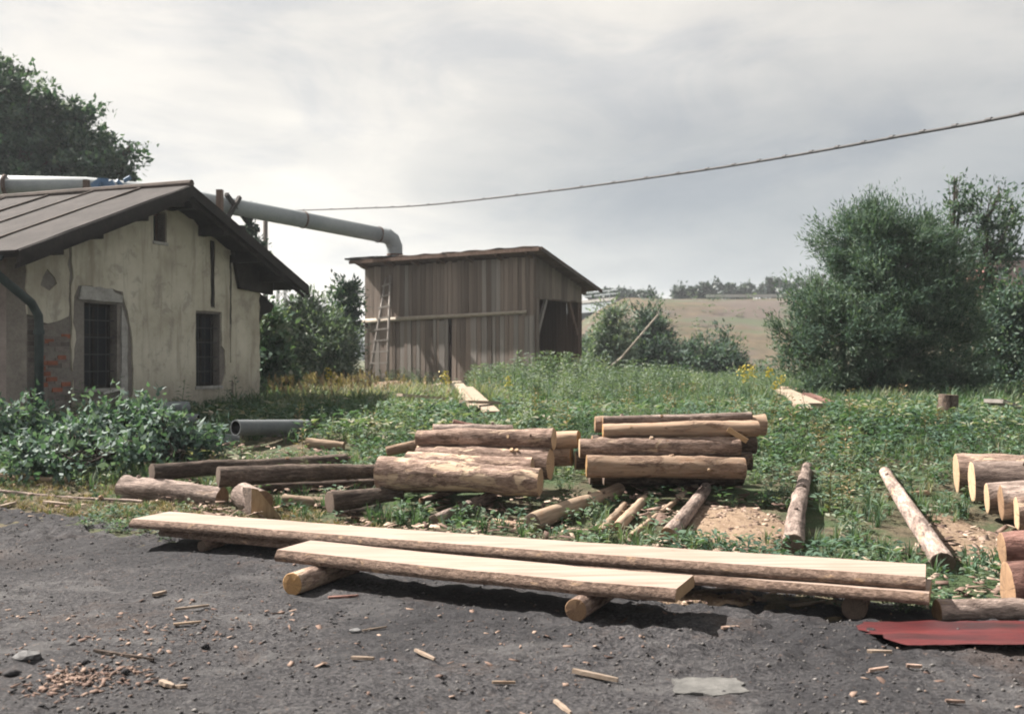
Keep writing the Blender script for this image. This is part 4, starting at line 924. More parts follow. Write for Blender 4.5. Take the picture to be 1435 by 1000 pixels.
# stack at right edge: ends face left
for (px, py, Y, r, x1, bk, lb) in [(1340,662,10.3,.19,1610,'bark_brown','farthest log end of the stack at the right edge'), (1362,674,9.8,.20,1640,'bark_grey','second log of the right edge stack with a pale oval end'), (1383,697,9.35,.145,1650,'bark_grey','smaller log with narrow pale end low in the right edge stack'),
        (1403,706,9.05,.16,1680,'bark_grey','blunt grey log in the front row of the right edge stack'), (1424,717,8.8,.15,1700,'bark_brown','nearest pale-ended log of the right edge stack')]:
    log(at(px, py, Y), at(x1, py-1, Y-.45), r, r*.95, bk, 'end_fresh' if px != 1403 else 'end_brown', 'end_brown', lb, EG)
log(hit(1410,700)+Vector((-.25,.1,.06)), hit(1560,690)+Vector((0,.1,.06)), .07, .07, 'bark_dark', 'end_old', 'end_old', 'dark bearer pole under the right edge stack', EG)
log(at(1404,768,6.6), at(1600,766,6.42), .11, .115, 'bark_red', 'end_brown', 'end_brown', 'reddish log on top of the near pile at the right edge', 'logs of the near pile at the right edge')
log(at(1412,827,6.25), at(1620,826,6.08), .18, .18, 'bark_red', 'end_brown', 'end_brown', 'thick reddish log at the bottom of the near pile at the right edge', 'logs of the near pile at the right edge')
glog((1313,871), (1450,869), .068, .07, 'bark_grey', 'end_brown', 'end_brown', 'short knobbly log on the ground at the end of the long boards')
# bearers
glog((608,738), (692,700), .058, .05, 'bark_grey', 'end_old', 'end_old', 'short grey bearer pole poking out under the left stack', SK)
glog((745,744), (868,694), .085, .07, 'debarked_grey', 'end_old', 'end_old', 'thick pale bearer pole between the two log stacks', SK)
glog((934,760), (990,690), .07, .06, 'bark_grey', 'end_brown', 'end_old', 'bearer pole slanting under the right end of the right stack', SK)
glog((1112,776), (1131,660), .088, .058, 'bark_grey', 'end_old', 'end_old', 'crooked bearer pole alone right of the sawdust', SK, bend=.03)
glog((1322,803), (1240,668), .085, .058, 'bark_grey', 'end_old', 'end_old', 'long slanting bearer pole whose end nearly meets the boards', SK, bend=.01)
glog((1240,700), (1300,694), .03, .03, 'debarked_grey', 'end_brown', 'end_brown', 'short stick lying across in the grass beside the slanting bearer')
for a, b_, r, lb in [((842,752),(875,712),.042,'grey pole on the ground left of the sawdust, nearest the thick bearer'), ((866,748),(902,706),.052,'short fat grey pole lying between two thinner ones'), ((885,757),(948,705),.03,'thin pale pole leaning towards the right bearer')]:
    glog(a, b_, r, r*.85, 'debarked_grey', 'end_brown', 'end_brown', lb, 'grey poles on the ground before the right stack')
glog((690,735), (742,742), .03, .03, 'bark_peeled', 'end_orange', 'end_orange', 'small light stick lying left of the thick bearer')
# left group
log(at(213,662,10.15), at(484,643,11.6), .088, .062, 'bark_dark', 'end_old', 'end_brown', 'long dark pole, rear one of the pair before the house', 'pair of long dark poles on cross logs', bend=.01)
log(at(306,667,9.85), at(540,659,10.7), .10, .075, 'bark_dark', 'end_old', 'end_brown', 'long dark pole, front one of the pair before the house', 'pair of long dark poles on cross logs', bend=.012)
log(at(172,683,10.25), at(312,698,9.85), .118, .112, 'bark_grey', 'end_brown', 'end_brown', 'short pinkish bark log lying under the dark pole ends')
log(at(340,694,9.75), at(366,704,9.5), .125, .12, 'bark_grey', 'end_brown', 'end_brown', 'rough bark stump beside the split wedge')
glog((396,708), (462,713), .058, .055, 'debarked_grey', 'end_brown', 'end_brown', 'pale short log lying left of the dark hollow log')
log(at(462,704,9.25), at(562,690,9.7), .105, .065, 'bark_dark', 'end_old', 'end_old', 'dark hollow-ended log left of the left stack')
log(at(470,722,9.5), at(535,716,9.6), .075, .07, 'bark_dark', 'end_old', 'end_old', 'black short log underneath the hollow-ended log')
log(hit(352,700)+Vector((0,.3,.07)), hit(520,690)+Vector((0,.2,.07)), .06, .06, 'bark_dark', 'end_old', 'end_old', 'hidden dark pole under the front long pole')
glog((500,712), (530,700), .022, .025, 'bark_grey', 'end_fresh', 'end_brown', 'thin stick with a cut end by the hollow-ended log')
glog((546,728), (604,714), .02, .024, 'bark_grey', 'end_brown', 'end_brown', 'knotty thin branch on the grass below the left stack')
glog((590,706), (640,690), .03, .03, 'bark_brown', 'end_brown', 'end_brown', 'short brown stick under the front log of the left stack')
glog((0,672), (95,676), .035, .02, 'pole' if 'pole' in () else 'debarked_grey', 'end_brown', 'end_brown', 'pale curved branch lying left on the dry grass', bend=.02)
glog((-30,690), (200,706), .018, .014, 'bark_grey', 'end_brown', 'end_brown', 'long thin dark stick along the grass edge at left', bend=.015)
glog((430,628), (482,630), .07, .05, 'debarked_grey', 'end_old', 'end_brown', 'weathered stub of wood in the grass below the grey pipe')
# split wedges
M['split_tan'] = nmat('split_tan', [(.3,(.22,.145,.08)), (.5,(.33,.23,.135)), (.7,(.42,.31,.19))], 4, (9,9,1.2), .85, .5, .006, var=0)
def wedge(p, ax, L, hgt, wid, mk, mk2, label):
    p = Vector(p); ax = Vector(ax).normalized(); sd = Vector((-ax.y, ax.x, 0)); mb = MB()
    prof = [(-wid/2, 0), (wid/2, 0), (wid*.18, hgt*.8), (-wid*.05, hgt)]
    vs = [p+sd*(a+random.uniform(-.01, .01))*k+Vector((0, 0, b_*k))+ax*L*f for f, k in ((0, 1), (1, .9)) for a, b_ in prof]
    mb.add(vs, [(0,1,5,4), (1,2,6,5), (2,3,7,6), (3,0,4,7)]); o = mb.build('split_block', M[mk], None, origin=p); tag(o, label, 'wood block')
    mb = MB(); mb.add(vs, [(3,2,1,0)]); adopt_ = mb.build('cut_end', M[mk2], o); mb = MB(); mb.add(vs, [(4,5,6,7)]); mb.build('cut_end', M[mk2], o)
p = hit(366, 727); k = p.y/F; mb = MB()
fr = [(-.095, 0), (.19, 0), (-.03, .275), (-.09, .285)]
vs = [p+Vector((x, 0, z)) for x, z in fr]+[p+Vector((x*.8-.16, .22, z*.93)) for x, z in fr]
mb.add(vs, [(4,5,1,0), (5,6,2,1), (6,7,3,2), (7,4,0,3), (7,6,5,4)]); o = tag(mb.build('split_block', M['bark_dark'], None, origin=p), 'upright split wedge of wood with a light brown face', 'wood block')
mb = MB(); mb.add(vs[:4], [(0,1,2,3)]); mb.build('split_face', M['split_tan'], o)
wedge(hit(492,690)+Vector((0, .3, 0)), (.95, .3, 0), .35, .13, .22, 'sawn_edge', 'end_orange', 'small split block with an orange cut face by the left stack')

# ------------------------------------------------------------------ sawn boards
def board(P0, P1, width, thick, label, seed, group, wane=(.022, .02), n=70):
    """P0,P1: near bottom corners at left and right; the board extends away from the camera"""
    r = random.Random(seed); P0, P1 = Vector(P0), Vector(P1); a = (P1-P0); L = a.length; a.normalize()
    s_ = Vector((-a.y, a.x, 0)).normalized(); up = a.cross(s_)
    root = thing('sawn_board', P0.lerp(P1, .5)+s_*width/2, label, 'board', group)
    off = Vector((seed*5.3, 0, 0)); rows = []
    for i in range(n+1):
        x = L*i/n; w0 = .034*mnoise.noise(off+Vector((x*1.1, 0, 0)))+.012*mnoise.noise(off+Vector((x*5, 0, 0))); w1 = .034*mnoise.noise(off+Vector((x*1.1, 9, 0)))+.012*mnoise.noise(off+Vector((x*5, 9, 0)))
        sag = -.012*math.sin(math.pi*i/n)
        j0, j1 = .010*mnoise.noise(off+Vector((x*14, 3, 0))), .010*mnoise.noise(off+Vector((x*14, 6, 0)))
        f = lambda sx, z: P0+a*x+s_*sx+up*z+Vector((0, 0, sag))
        rows.append([f(w0, 0), f(w0-.012+j0, thick*.35), f(w0+wane[0]*.4+j1, thick*.75), f(w0+wane[0], thick), f(width+w1-wane[1], thick), f(width+w1+.01+j1, thick*.5), f(width+w1, 0)])
    def strip_(cols, name, mat, par):
        mb = MB(); k = len(cols)
        mb.add([rw[c] for rw in rows for c in cols], [(i*k+j, (i+1)*k+j, (i+1)*k+j+1, i*k+j+1) for i in range(n) for j in range(k-1)])
        return mb.build(name, mat, par, name == 'bark_edge')
    strip_([3, 4], 'sawn_face', M['sawn'], root); strip_([6, 0], 'sawn_face', M['sawn_edge'], root)
    strip_([0, 1, 2, 3], 'bark_edge', M['bark_board'], root); strip_([4, 5, 6], 'bark_edge', M['bark_board'], root)
    for rw in (rows[0], rows[-1]):
        mb = MB(); mb.add(rw, [tuple(range(7))]); mb.build('cut_end', M['sawn_edge'], root)
    return root
m, t, b, _ = new_mat('bark_board'); co, rnd, raw = ocoord(t); M['bark_board'] = m
n = t.noise(t.mapv(co, (1, 1, 2.5)), 26, 6, .72, .4); n2_ = t.noise(t.mapv(co, (1, 1, 2)), 7, 5, .6, .5)
c_ = t.ramp(n, [(.30, (.035,.023,.018)), (.46, (.115,.078,.06)), (.62, (.215,.152,.122)), (.8, (.33,.25,.21))])
c_ = t.mix(t.math('MULTIPLY', t.smooth(n2_, .60, .72), .7), c_, t.ramp(n, [(.3, (.30,.19,.11)), (.7, (.48,.34,.22))]))
t.put(b.inputs['Base Color'], c_); b.inputs['Roughness'].default_value = .9; t.put(b.inputs['Normal'], t.bump(t.math('ADD', n, n2_), .9, .015))
BG = 'freshly sawn boards laid out on the yard'
A0 = at(386, 786, 7.02); A1 = at(947, 844, 5.84)
board(A0, A1, .44, .078, 'short thick waney board resting on two round billets in front', 3, BG)
B0 = at(194, 752, 8.30); B1 = at(1302, 846, 5.90)
dirb = (B1-B0).normalized(); sb = Vector((-dirb.y, dirb.x, 0)).normalized()
board(B0+sb*.10+dirb*.12, B1-sb*.035, .46, .066, 'long waney board underneath the other long board', 5, BG)
board(B0+Vector((0, 0, .076))+sb*.0-dirb*.07, B1+Vector((0, 0, .072))+sb*.055-dirb*.02, .45, .070, 'long pale waney board lying on top of the lower long board', 8, BG, wane=(.028, .02))
BIL = 'round billets carrying the boards'
def billet(f, P0, P1, zoff, r, front, back, lb, fresh='end_orange'):
    P0, P1 = Vector(P0), Vector(P1); a = (P1-P0).normalized(); s_ = Vector((-a.y, a.x, 0)).normalized(); q = P0.lerp(P1, f); q0, q1 = q-s_*front, q+s_*back
    g0, g1 = GY(q0.x, q0.y), GY(q1.x, q1.y); 
    return log((q0.x, q0.y, q.z-r-.004), (q1.x, q1.y, q.z-r-.004), r, r, 'bark_brown', fresh, 'end_brown', lb, BIL, 'billet', bend=0, rough=.025, seg=10)
p = A0.lerp(A1, .105); billet(.112, A0, A1, 0, (p.z-GY(p.x, p.y-.15))/2, .24, .5, 'left billet under the short board with a yellow sawn end')
p = A0.lerp(A1, .80); billet(.80, A0, A1, 0, (p.z-GY(p.x, p.y-.1))/2, .13, .5, 'right billet under the short board with a brown sawn end', 'end_brown')
for f, lb in ((.10, 'shaded billet under the left end of the long boards'), (.50, 'shaded billet hidden behind the short board'), (.93, 'shaded billet under the right end of the long boards')):
    p = B0.lerp(B1, f); billet(f, B0, B1, 0, max(.04, (p.z-min(GY(p.x, p.y), GY(p.x+.1, p.y+.4)))/2), -.06, .42, lb, 'end_old')

# ------------------------------------------------------------------ grey pipes by the house, sawdust, scrap wood, red sheet, slab
def open_pipe(p0, p1, r, label):
    p0, p1 = Vector(p0), Vector(p1); o = thing('concrete_pipe', p0.lerp(p1, .5)-Vector((0, 0, r)), label, 'pipe', 'grey pipes lying beside the house')
    a = (p1-p0).normalized(); ref = a.orthogonal().normalized(); b_ = a.cross(ref); n = 24
    def ringp(p, rr): return [p+(ref*math.cos(2*math.pi*k/n)+b_*math.sin(2*math.pi*k/n))*rr for k in range(n)]
    q = [(i*n+k, i*n+(k+1) % n, (i+1)*n+(k+1) % n, (i+1)*n+k) for i in range(3) for k in range(n)]
    mb = MB(); mb.add(ringp(p0, r*.86)+ringp(p0, r)+ringp(p1, r)+ringp(p1, r*.86), q); mb.build('shell', M['concrete_pipe'], o)
    mb = MB(); mb.add(ringp(p0+a*.002, r*.86)+ringp(p1-a*.002, r*.86), q[:n]); mb.build('bore', M['pipe_inside'], o)
    EXC.append((p0.x, p0.y, p1.x, p1.y, r+.05))
EXC.append((*at(440, 640, 12.5).xy, *at(300, 640, 12.4).xy, .5))
open_pipe(at(330, 599, 12.7), at(430, 598, 13.7), .102, 'open grey pipe lying on stones right of the house')
open_pipe(at(180, 574, 14.2), at(262, 571, 14.9), .10, 'grey pipe against the house wall behind the shrubs')
open_pipe(at(214, 584, 13.9), at(278, 588, 13.9), .08, 'thin grey pipe slanting under the second window')
open_pipe(at(282, 616, 12.9), at(336, 618, 13.0), .09, 'short grey pipe half sunk in weeds in front of the open pipe')
for i, (px, py) in enumerate(((352, 622), (372, 624), (394, 622), (415, 620))):
    p = at(px, py, 13.55); mb = MB(); mb.tube([(p.x, p.y, G(p.x, p.y)-.1), (p.x+.02, p.y+.02, p.z-.05), (p.x, p.y, at(px, 608, 13.55).z)], [.14, .15, .09], 7)
    tag(mb.build('rough_stone', M['stone'], None, origin=p), ['rough stone propping the mouth of the open pipe', 'rough stone second from the mouth of the open pipe', 'rough stone near the middle of the open pipe', 'rough stone under the far end of the open pipe'][i], 'stone', 'stones under the open pipe')
mb = MB(); c_ = at(160, 548, 14.55); mb.beam(c_-Vector((.14, 0, .03)), c_+Vector((.12, .05, .04)), .12, .03); tag(mb.build('white_rag', M['white_rag'], None, origin=c_), 'crumpled white rag on the shrub below the first window', 'rag')

CH_V, CH_Q, CH_T = [], [], []
def chips_in(cpx, n, smin, smax, heap=None):
    """small flat wood chips within an ellipse around a ground point: (x, y, rx, ry)"""
    x0, y0, rx, ry = cpx
    ang = RNG.random(n)*6.283; rr = np.sqrt(RNG.random(n)); x = x0+rx*rr*np.cos(ang); y = y0+ry*rr*np.sin(ang)
    z = np.where(y < ybound(x)-.1, yardz(x, y), gh(x, y))+.006
    if heap is not None: z = z+heap*(1-rr**2)
    add_chips(x, y, z, smin, smax)
def add_chips(x, y, z, smin, smax, tlo=0., thi=1.):
    n = len(x); L = smin+(smax-smin)*RNG.random(n)**1.7; W = L*(.18+.5*RNG.random(n)); T = .002+.005*RNG.random(n); th = RNG.random(n)*6.283
    ax = np.stack([np.cos(th), np.sin(th), RNG.normal(size=n)*.22], 1); ay = np.stack([-np.sin(th), np.cos(th), RNG.normal(size=n)*.22], 1); az_ = np.stack([np.zeros(n), np.zeros(n), np.ones(n)], 1)
    c_ = np.stack([x, y, z+T/2], 1); V = []
    for sx, sy, sz in ((-1,-1,-1),(1,-1,-1),(1,1,-1),(-1,1,-1),(-1,-1,1),(1,-1,1),(1,1,1),(-1,1,1)):
        k = (.6+.4*RNG.random(n)); V.append(c_+ax*(sx*L*.5*k)[:, None]+ay*(sy*W*.5*k)[:, None]+az_*(sz*T*.5)[:, None])
    V = np.stack(V, 1).reshape(-1, 3); fq = np.array([(4,5,6,7),(0,1,5,4),(1,2,6,5),(2,3,7,6),(3,0,4,7)])
    k0 = sum(len(v) for v in CH_V); Q = (np.arange(n)*8)[:, None, None]+fq[None]+k0
    CH_V.append(V); CH_Q.append(Q.reshape(-1, 4)); CH_T.append(np.repeat(tlo+(thi-tlo)*RNG.random(n), 8))
def mound(name, px, py, rx, ry, hgt, label, mat='sawdust', nchips=300, yaw=0):
    p = hit(px, py); n = 40; vs = []; k_ = 14
    for j in range(k_+1):
        for i in range(n):
            a = 2*math.pi*i/n; q = j/k_; rr = q*(1+.35*mnoise.noise(Vector((math.cos(a)*1.3+px, math.sin(a)*1.3, 0)))+.16*mnoise.noise(Vector((math.cos(a)*4+px, math.sin(a)*4, 5))))
            x, y = p.x+rx*rr*math.cos(a), p.y+ry*rr*math.sin(a)
            vs.append((x, y, GY(x, y)+.012+hgt*(1-q*q)+.02*(1-q)*mnoise.noise(Vector((x*6, y*6, 1)))-(.05 if j == k_ else 0)))
    fs = [(j*n+i, j*n+(i+1) % n, (j+1)*n+(i+1) % n, (j+1)*n+i) for j in range(k_) for i in range(n)]
    mb = MB(); mb.add(vs, fs); o = mb.build(name, M[mat], None, True, origin=p); tag(o, label, kind='stuff')
    chips_in((p.x, p.y, rx*1.05, ry*1.05), nchips, .02, .09, hgt)
    EXC.append((p.x-rx*.5, p.y, p.x+rx*.5, p.y, ry*.75)); return p
mound('sawdust', 1035, 735, .50, .85, .05, 'tan sawdust patch between two bearer poles', nchips=500)
mound('sawdust', 1375, 765, .36, .95, .05, 'tan sawdust patch beside the slanting bearer', nchips=350)
mound('sawdust', 548, 556, .9, .6, .38, 'cream sawdust heap at the ladder foot', nchips=120)
p_ = hit(122, 955); xs_ = p_.x+RNG.normal(size=420)*.13+RNG.normal(size=420)**3*.02; ys_ = p_.y+RNG.normal(size=420)*.13; add_chips(xs_, ys_, yardz(xs_, ys_)+.002+.008*RNG.random(420), .008, .055, 0, .6)
p_ = hit(190, 890); xs_ = p_.x+RNG.normal(size=200)*.5; ys_ = p_.y+RNG.normal(size=200)*.35; add_chips(xs_, ys_, yardz(xs_, ys_)+.004, .012, .05, 0, .7)
mound('sawdust', 990, 842, .35, .18, .012, 'chips under the end of the short board', nchips=120)
# heap of pale offcuts in front of the shed and the debris heap by the willow
def offcuts(cands, grp):
    for (pa, pb, w_, t_, lb, mk) in cands:
        a, b_ = hit(*pa), hit(*pb); EXC.append((a.x, a.y-.2, b_.x, b_.y-.2, w_*.9)); a.z += t_+.22; b_.z += t_+.10; mb = MB(); mb.beam(a, b_, w_, t_); tag(mb.build('offcut', M[mk], None, origin=a), lb, 'offcut', grp)
offcuts([((598,566),(650,556),.22,.04,'pale offcut at the left of the heap before the shed','pale_wood'), ((640,548),(668,582),.26,.05,'upright-looking pale offcut steepest of the heap before the shed','pale_wood'),
         ((655,560),(690,592),.24,.05,'broad cream offcut sliding down to the right before the shed','pale_wood'), ((560,574),(640,571),.2,.05,'long pale offcut lying flat in the yellow grass','pale_wood'),
         ((650,586),(760,578),.2,.05,'long low offcut nearest the log stacks','pale_wood'), ((610,556),(632,540),.2,.05,'short cream offcut against the heap top','pale_wood')], 'pale offcuts before the shed')
offcuts([((1098,566),(1142,580),.3,.06,'pale slab on the debris heap by the willow','pale_wood'), ((1100,560),(1150,566),.25,.06,'brown slab at the back of the debris heap by the willow','bark_brown'),
         ((1130,572),(1165,576),.2,.05,'short reddish slab at the right of the debris heap','bark_red'), ((1110,572),(1128,586),.25,.04,'cream chip-edged slab in front of the debris heap','pale_wood')], 'slabs on the debris heap by the willow')
offcuts([((1392,586),(1420,584),.3,.06,'small grey plank like a bench at the far right','plank_grey')], None)
glog((1326,590), (1327,588.5), .16, .16, 'bark_brown', 'end_brown', 'end_brown', 'brown stump')  if False else None
p = hit(1326, 592); log(p+Vector((0,0,-.1)), p+Vector((.03,0,.42)), .17, .14, 'bark_dark', 'end_old', 'end_old', 'upright brown stump under the willow at right', cat='stump', name='stump', seg=6)
# red sheet on the yard
P = [hit(1205, 880), hit(1300, 875.5), hit(1600, 874), hit(1600, 912), hit(1250, 909), hit(1222, 904)]
nx, ny = 60, 10; vs = []; 
for i in range(nx+1):
    for j in range(ny+1):
        u, v = i/nx, j/ny; x = 1.98+.22*abs(v-.35)+.10*mnoise.noise(Vector((v*9, 0, 0)))*(1-u)+u*2.3; y0, y1 = 5.86, 5.36
        y = y0+(y1-y0)*v+.02*mnoise.noise(Vector((u*6, v, 2)))
        vs.append((x, y, G(x, y)+.052+.006*math.sin(v*13+u*2)+.008*mnoise.noise(Vector((u*9, v*6, 4)))+.006*mnoise.noise(Vector((u*25, v*14, 4)))))
mb = MB(); mb.add(vs, [(i*(ny+1)+j, (i+1)*(ny+1)+j, (i+1)*(ny+1)+j+1, i*(ny+1)+j+1) for i in range(nx) for j in range(ny)])
tag(mb.build('red_sheet', M['red_film'], None, True, origin=(2.6, 5.7, 0)), 'dark red plastic sheet lying flat on the yard at the right edge', 'sheet')
# flat concrete slab, stone, boards scraps in the foreground
V, Fc = plate([(-.15, -.11), (.17, -.12), (.19, .08), (.05, .13), (-.17, .10)], [], -.05, .012, .02, .04)
p = hit(990, 965); mb = MB(Matrix.Translation((p.x, p.y, GY(p.x, p.y)-.002)) @ Matrix.Rotation(math.radians(90), 4, 'X')); mb.add(V, Fc)
tag(mb.build('concrete_slab', M['slab_grey'], None, origin=p), 'flat broken grey slab bedded in the foreground yard', 'slab')
def stone(px, py, s_, lb, mk='stone'):
    p = hit(px, py); bm = bmesh.new(); bmesh.ops.create_icosphere(bm, subdivisions=2, radius=s_)
    for v in bm.verts: v.co *= 1+.35*mnoise.noise(v.co*(1.3/s_)+Vector((px, py, 0))); v.co.z *= .55; v.co.x *= 1.25
    me = bpy.data.meshes.new('stone'); bm.to_mesh(me); bm.free(); me.materials.append(M[mk]); o = link(bpy.data.objects.new('stone', me)); o.location = (p.x, p.y, GY(p.x, p.y)+s_*.3); tag(o, lb, 'stone', 'loose stones on the yard')
stone(38, 926, .055, 'flat pale stone near the left edge of the yard'); stone(498, 888+2, .03, 'small pale stone right of the thin stick')
M['scrap_wood'] = nmat('scrap_wood', [(.3,(.16,.115,.085)), (.5,(.27,.21,.165)), (.7,(.36,.295,.24))], 6, (1,3,3), .9, .4, .004, var=.25)
def scrap(pa, pb, w_, t_, lb, mk='scrap_wood'):
    mk = 'scrap_wood' if mk in ('pale_wood', 'sawn_edge') else mk; w_ *= .8
    a, b_ = hit(*pa), hit(*pb); a.z = GY(a.x, a.y)+t_*.6+.006; b_.z = GY(b_.x, b_.y)+t_*.6+.006; mb = MB(); n = 5; d = (b_-a); s_ = Vector((-d.y, d.x, 0)).normalized()
    rr = [(.5+.5*math.sin(math.pi*min(1, .12+i/n)))*w_/2*random.uniform(.75, 1.1) for i in range(n+1)]; vs = []
    for i in range(n+1):
        c_ = a+d*i/n
        vs += [c_-s_*rr[i]-Vector((0,0,t_/2)), c_+s_*rr[i]-Vector((0,0,t_/2)), c_+s_*rr[i]*.85+Vector((0,0,t_/2)), c_-s_*rr[i]*.85+Vector((0,0,t_/2))]
    fs = [(i*4+k, i*4+(k+1) % 4, i*4+4+(k+1) % 4, i*4+4+k) for i in range(n) for k in range(4)]+[(3,2,1,0), (n*4, n*4+1, n*4+2, n*4+3)]
    mb.add(vs, fs); tag(mb.build('wood_scrap', M[mk], None, origin=a), lb, 'wood scrap', 'wood scraps scattered on the yard')
scrap((245,860),(293,855),.025,.014,'thin straight stick lying left on the yard'); scrap((243,882),(282,879),.025,.012,'dull thin stick below the straight one','debarked_grey'); scrap((582,924),(609,937),.03,.012,'light chip slanting in the middle foreground')
scrap((803,948),(866,962),.04,.02,'grey-tan strip of wood with dark cut end in the foreground','pale_wood'); scrap((493,930),(524,936),.045,.014,'pale broken chip in the middle foreground'); scrap((778,988),(800,1005),.035,.014,'light chip at the bottom edge of the picture')
scrap((460,842),(502,838),.06,.012,'reddish bark flake below the left billet','bark_red'); scrap((508,890),(542,886),.015,.01,'very thin straw-coloured stick'); scrap((1012,942-56),(1035,880),.05,.014,'brown bark piece near the board shadow','bark_brown')
scrap((1215,922),(1250,924),.04,.014,'pale chip in front of the red sheet'); scrap((1218,947),(1245,948),.035,.012,'small rusty chip below the red sheet','bark_brown'); scrap((1270,946),(1292,948),.035,.016,'dark brown chip right below the red sheet','bark_brown')
scrap((1325,992),(1352,993),.03,.012,'bark chip at the lower right','bark_brown'); scrap((690,965),(722,961),.02,.012,'faint thin stick in the lower middle','debarked_grey'); scrap((215,840),(232,832),.05,.02,'orange chip left of the yard centre','sawn_edge')
scrap((225,961),(243,968),.05,.016,'pale wood chip right of the spilled chips'); scrap((244,966),(262,970),.035,.014,'second pale chip right of the spilled chips'); scrap((132,918),(215,932),.03,.014,'long dark bark strip above the spilled chips','bark_dark')
scrap((965,836),(1045,827),.04,.02,'bright lath lying just past the end of the short board','pale_wood'); scrap((985,846),(1000,838),.05,.02,'splintered chunk past the end of the short board','sawn_edge'); scrap((1108,851),(1155,845),.05,.012,'thin pale sliver behind the board shadow','pale_wood')
scrap((62,707),(98,711),.10,.03,'tan slab of bark on the grass edge at left','pale_wood'); scrap((0,714),(22,708),.08,.03,'pale slab fragment at the far left grass edge','pale_wood'); scrap((16,736),(38,740),.05,.012,'brown flake on the dark yard at far left','bark_red')
scrap((1340,785),(1400,806),.035,.02,'thin pale stick on the sawdust at right','pale_wood'); scrap((1040,722),(1068,730),.07,.03,'bark slab on the sawdust patch','bark_brown'); scrap((985,722),(1010,716),.09,.03,'broad wood slab at the top of the sawdust patch','pale_wood')

# ------------------------------------------------------------------ yard litter: chips and cinders
xs_ = RNG.uniform(-5.5, 5.0, 2200); ys_ = 3.2+6.2*RNG.random(2200)**1.2
k = ys_ < ybound(xs_)+.1; xs_, ys_ = xs_[k], ys_[k]
dens = vnoise(xs_*1.3+5, ys_*1.3)+.25*RNG.random(len(xs_)); k = dens > .30; xs_, ys_ = xs_[k], ys_[k]
add_chips(xs_, ys_, yardz(xs_, ys_)+.002, .008, .065, 0, .75)
xs_ = RNG.uniform(-5, 7, 5200); ys_ = ybound(xs_)+.3+3.6*RNG.random(5200)**1.2; k = vnoise(xs_*1.5, ys_*1.5+3) > .02; xs_, ys_ = xs_[k], ys_[k]; add_chips(xs_, ys_, gh(xs_, ys_)+.02+.05*RNG.random(len(xs_)), .03, .16)
xs_ = RNG.uniform(-6, 5, 900); ys_ = ybound(xs_)+RNG.uniform(-.1, 1.0, 900); add_chips(xs_, ys_, gh(xs_, ys_)+.015, .02, .08)
V, Q, T = np.concatenate(CH_V), np.concatenate(CH_Q), np.concatenate(CH_T)
M['chips'] = leaf_mat('chips', [(0, (.085,.055,.047)), (.35, (.16,.11,.09)), (.7, (.28,.205,.165)), (1, (.43,.34,.27))], 0.0, .9, .15)
tag(np_mesh('wood_chips', V, Q, T, M['chips']), 'small wood chips and bark crumbs strewn over the yard', kind='stuff')
n = 42000; xs_ = RNG.uniform(-5.5, 5.2, n); ys_ = 3.2+6.5*RNG.random(n)**1.4; k = ys_ < ybound(xs_)+.15; xs_, ys_ = xs_[k], ys_[k]; k = RNG.random(len(xs_)) < .25+1.1*(vnoise(xs_*1.1+3, ys_*1.4)+.5)**1.5; xs_, ys_ = xs_[k], ys_[k]; n = len(xs_)
oct_ = np.array([(1,0,0),(0,1,0),(-1,0,0),(0,-1,0),(0,0,1),(0,0,-1)], float); s_ = (.003+.011*RNG.random(n)**4)*(1+2.4*(RNG.random(n) < .06)*sstep(.3, -2.5, xs_)*sstep(6.3, 5.0, ys_))
V = oct_[None]*(s_[:, None, None])*(.6+.8*RNG.random((n, 6, 1))); th = RNG.random(n)*6.28; cs, sn = np.cos(th)[:, None], np.sin(th)[:, None]
V = np.stack([V[..., 0]*cs-V[..., 1]*sn, V[..., 0]*sn+V[..., 1]*cs, V[..., 2]*.6], -1)+np.stack([xs_, ys_, yardz(xs_, ys_)+s_*.25], 1)[:, None]
ft = np.array([(0,1,4),(1,2,4),(2,3,4),(3,0,4),(1,0,5),(2,1,5),(3,2,5),(0,3,5)]); Q = ((np.arange(n)*6)[:, None, None]+ft[None]).reshape(-1, 3)
M['cinders'] = leaf_mat('cinders', [(0, (.032,.031,.034)), (.5, (.062,.06,.063)), (.85, (.105,.10,.098)), (1, (.19,.18,.175))], 0.0, .95, .15)
tag(np_mesh('cinder_gravel', V.reshape(-1, 3), Q, np.repeat(RNG.random(n), 6), M['cinders'], nv=3), 'loose dark cinders on the yard', kind='stuff')

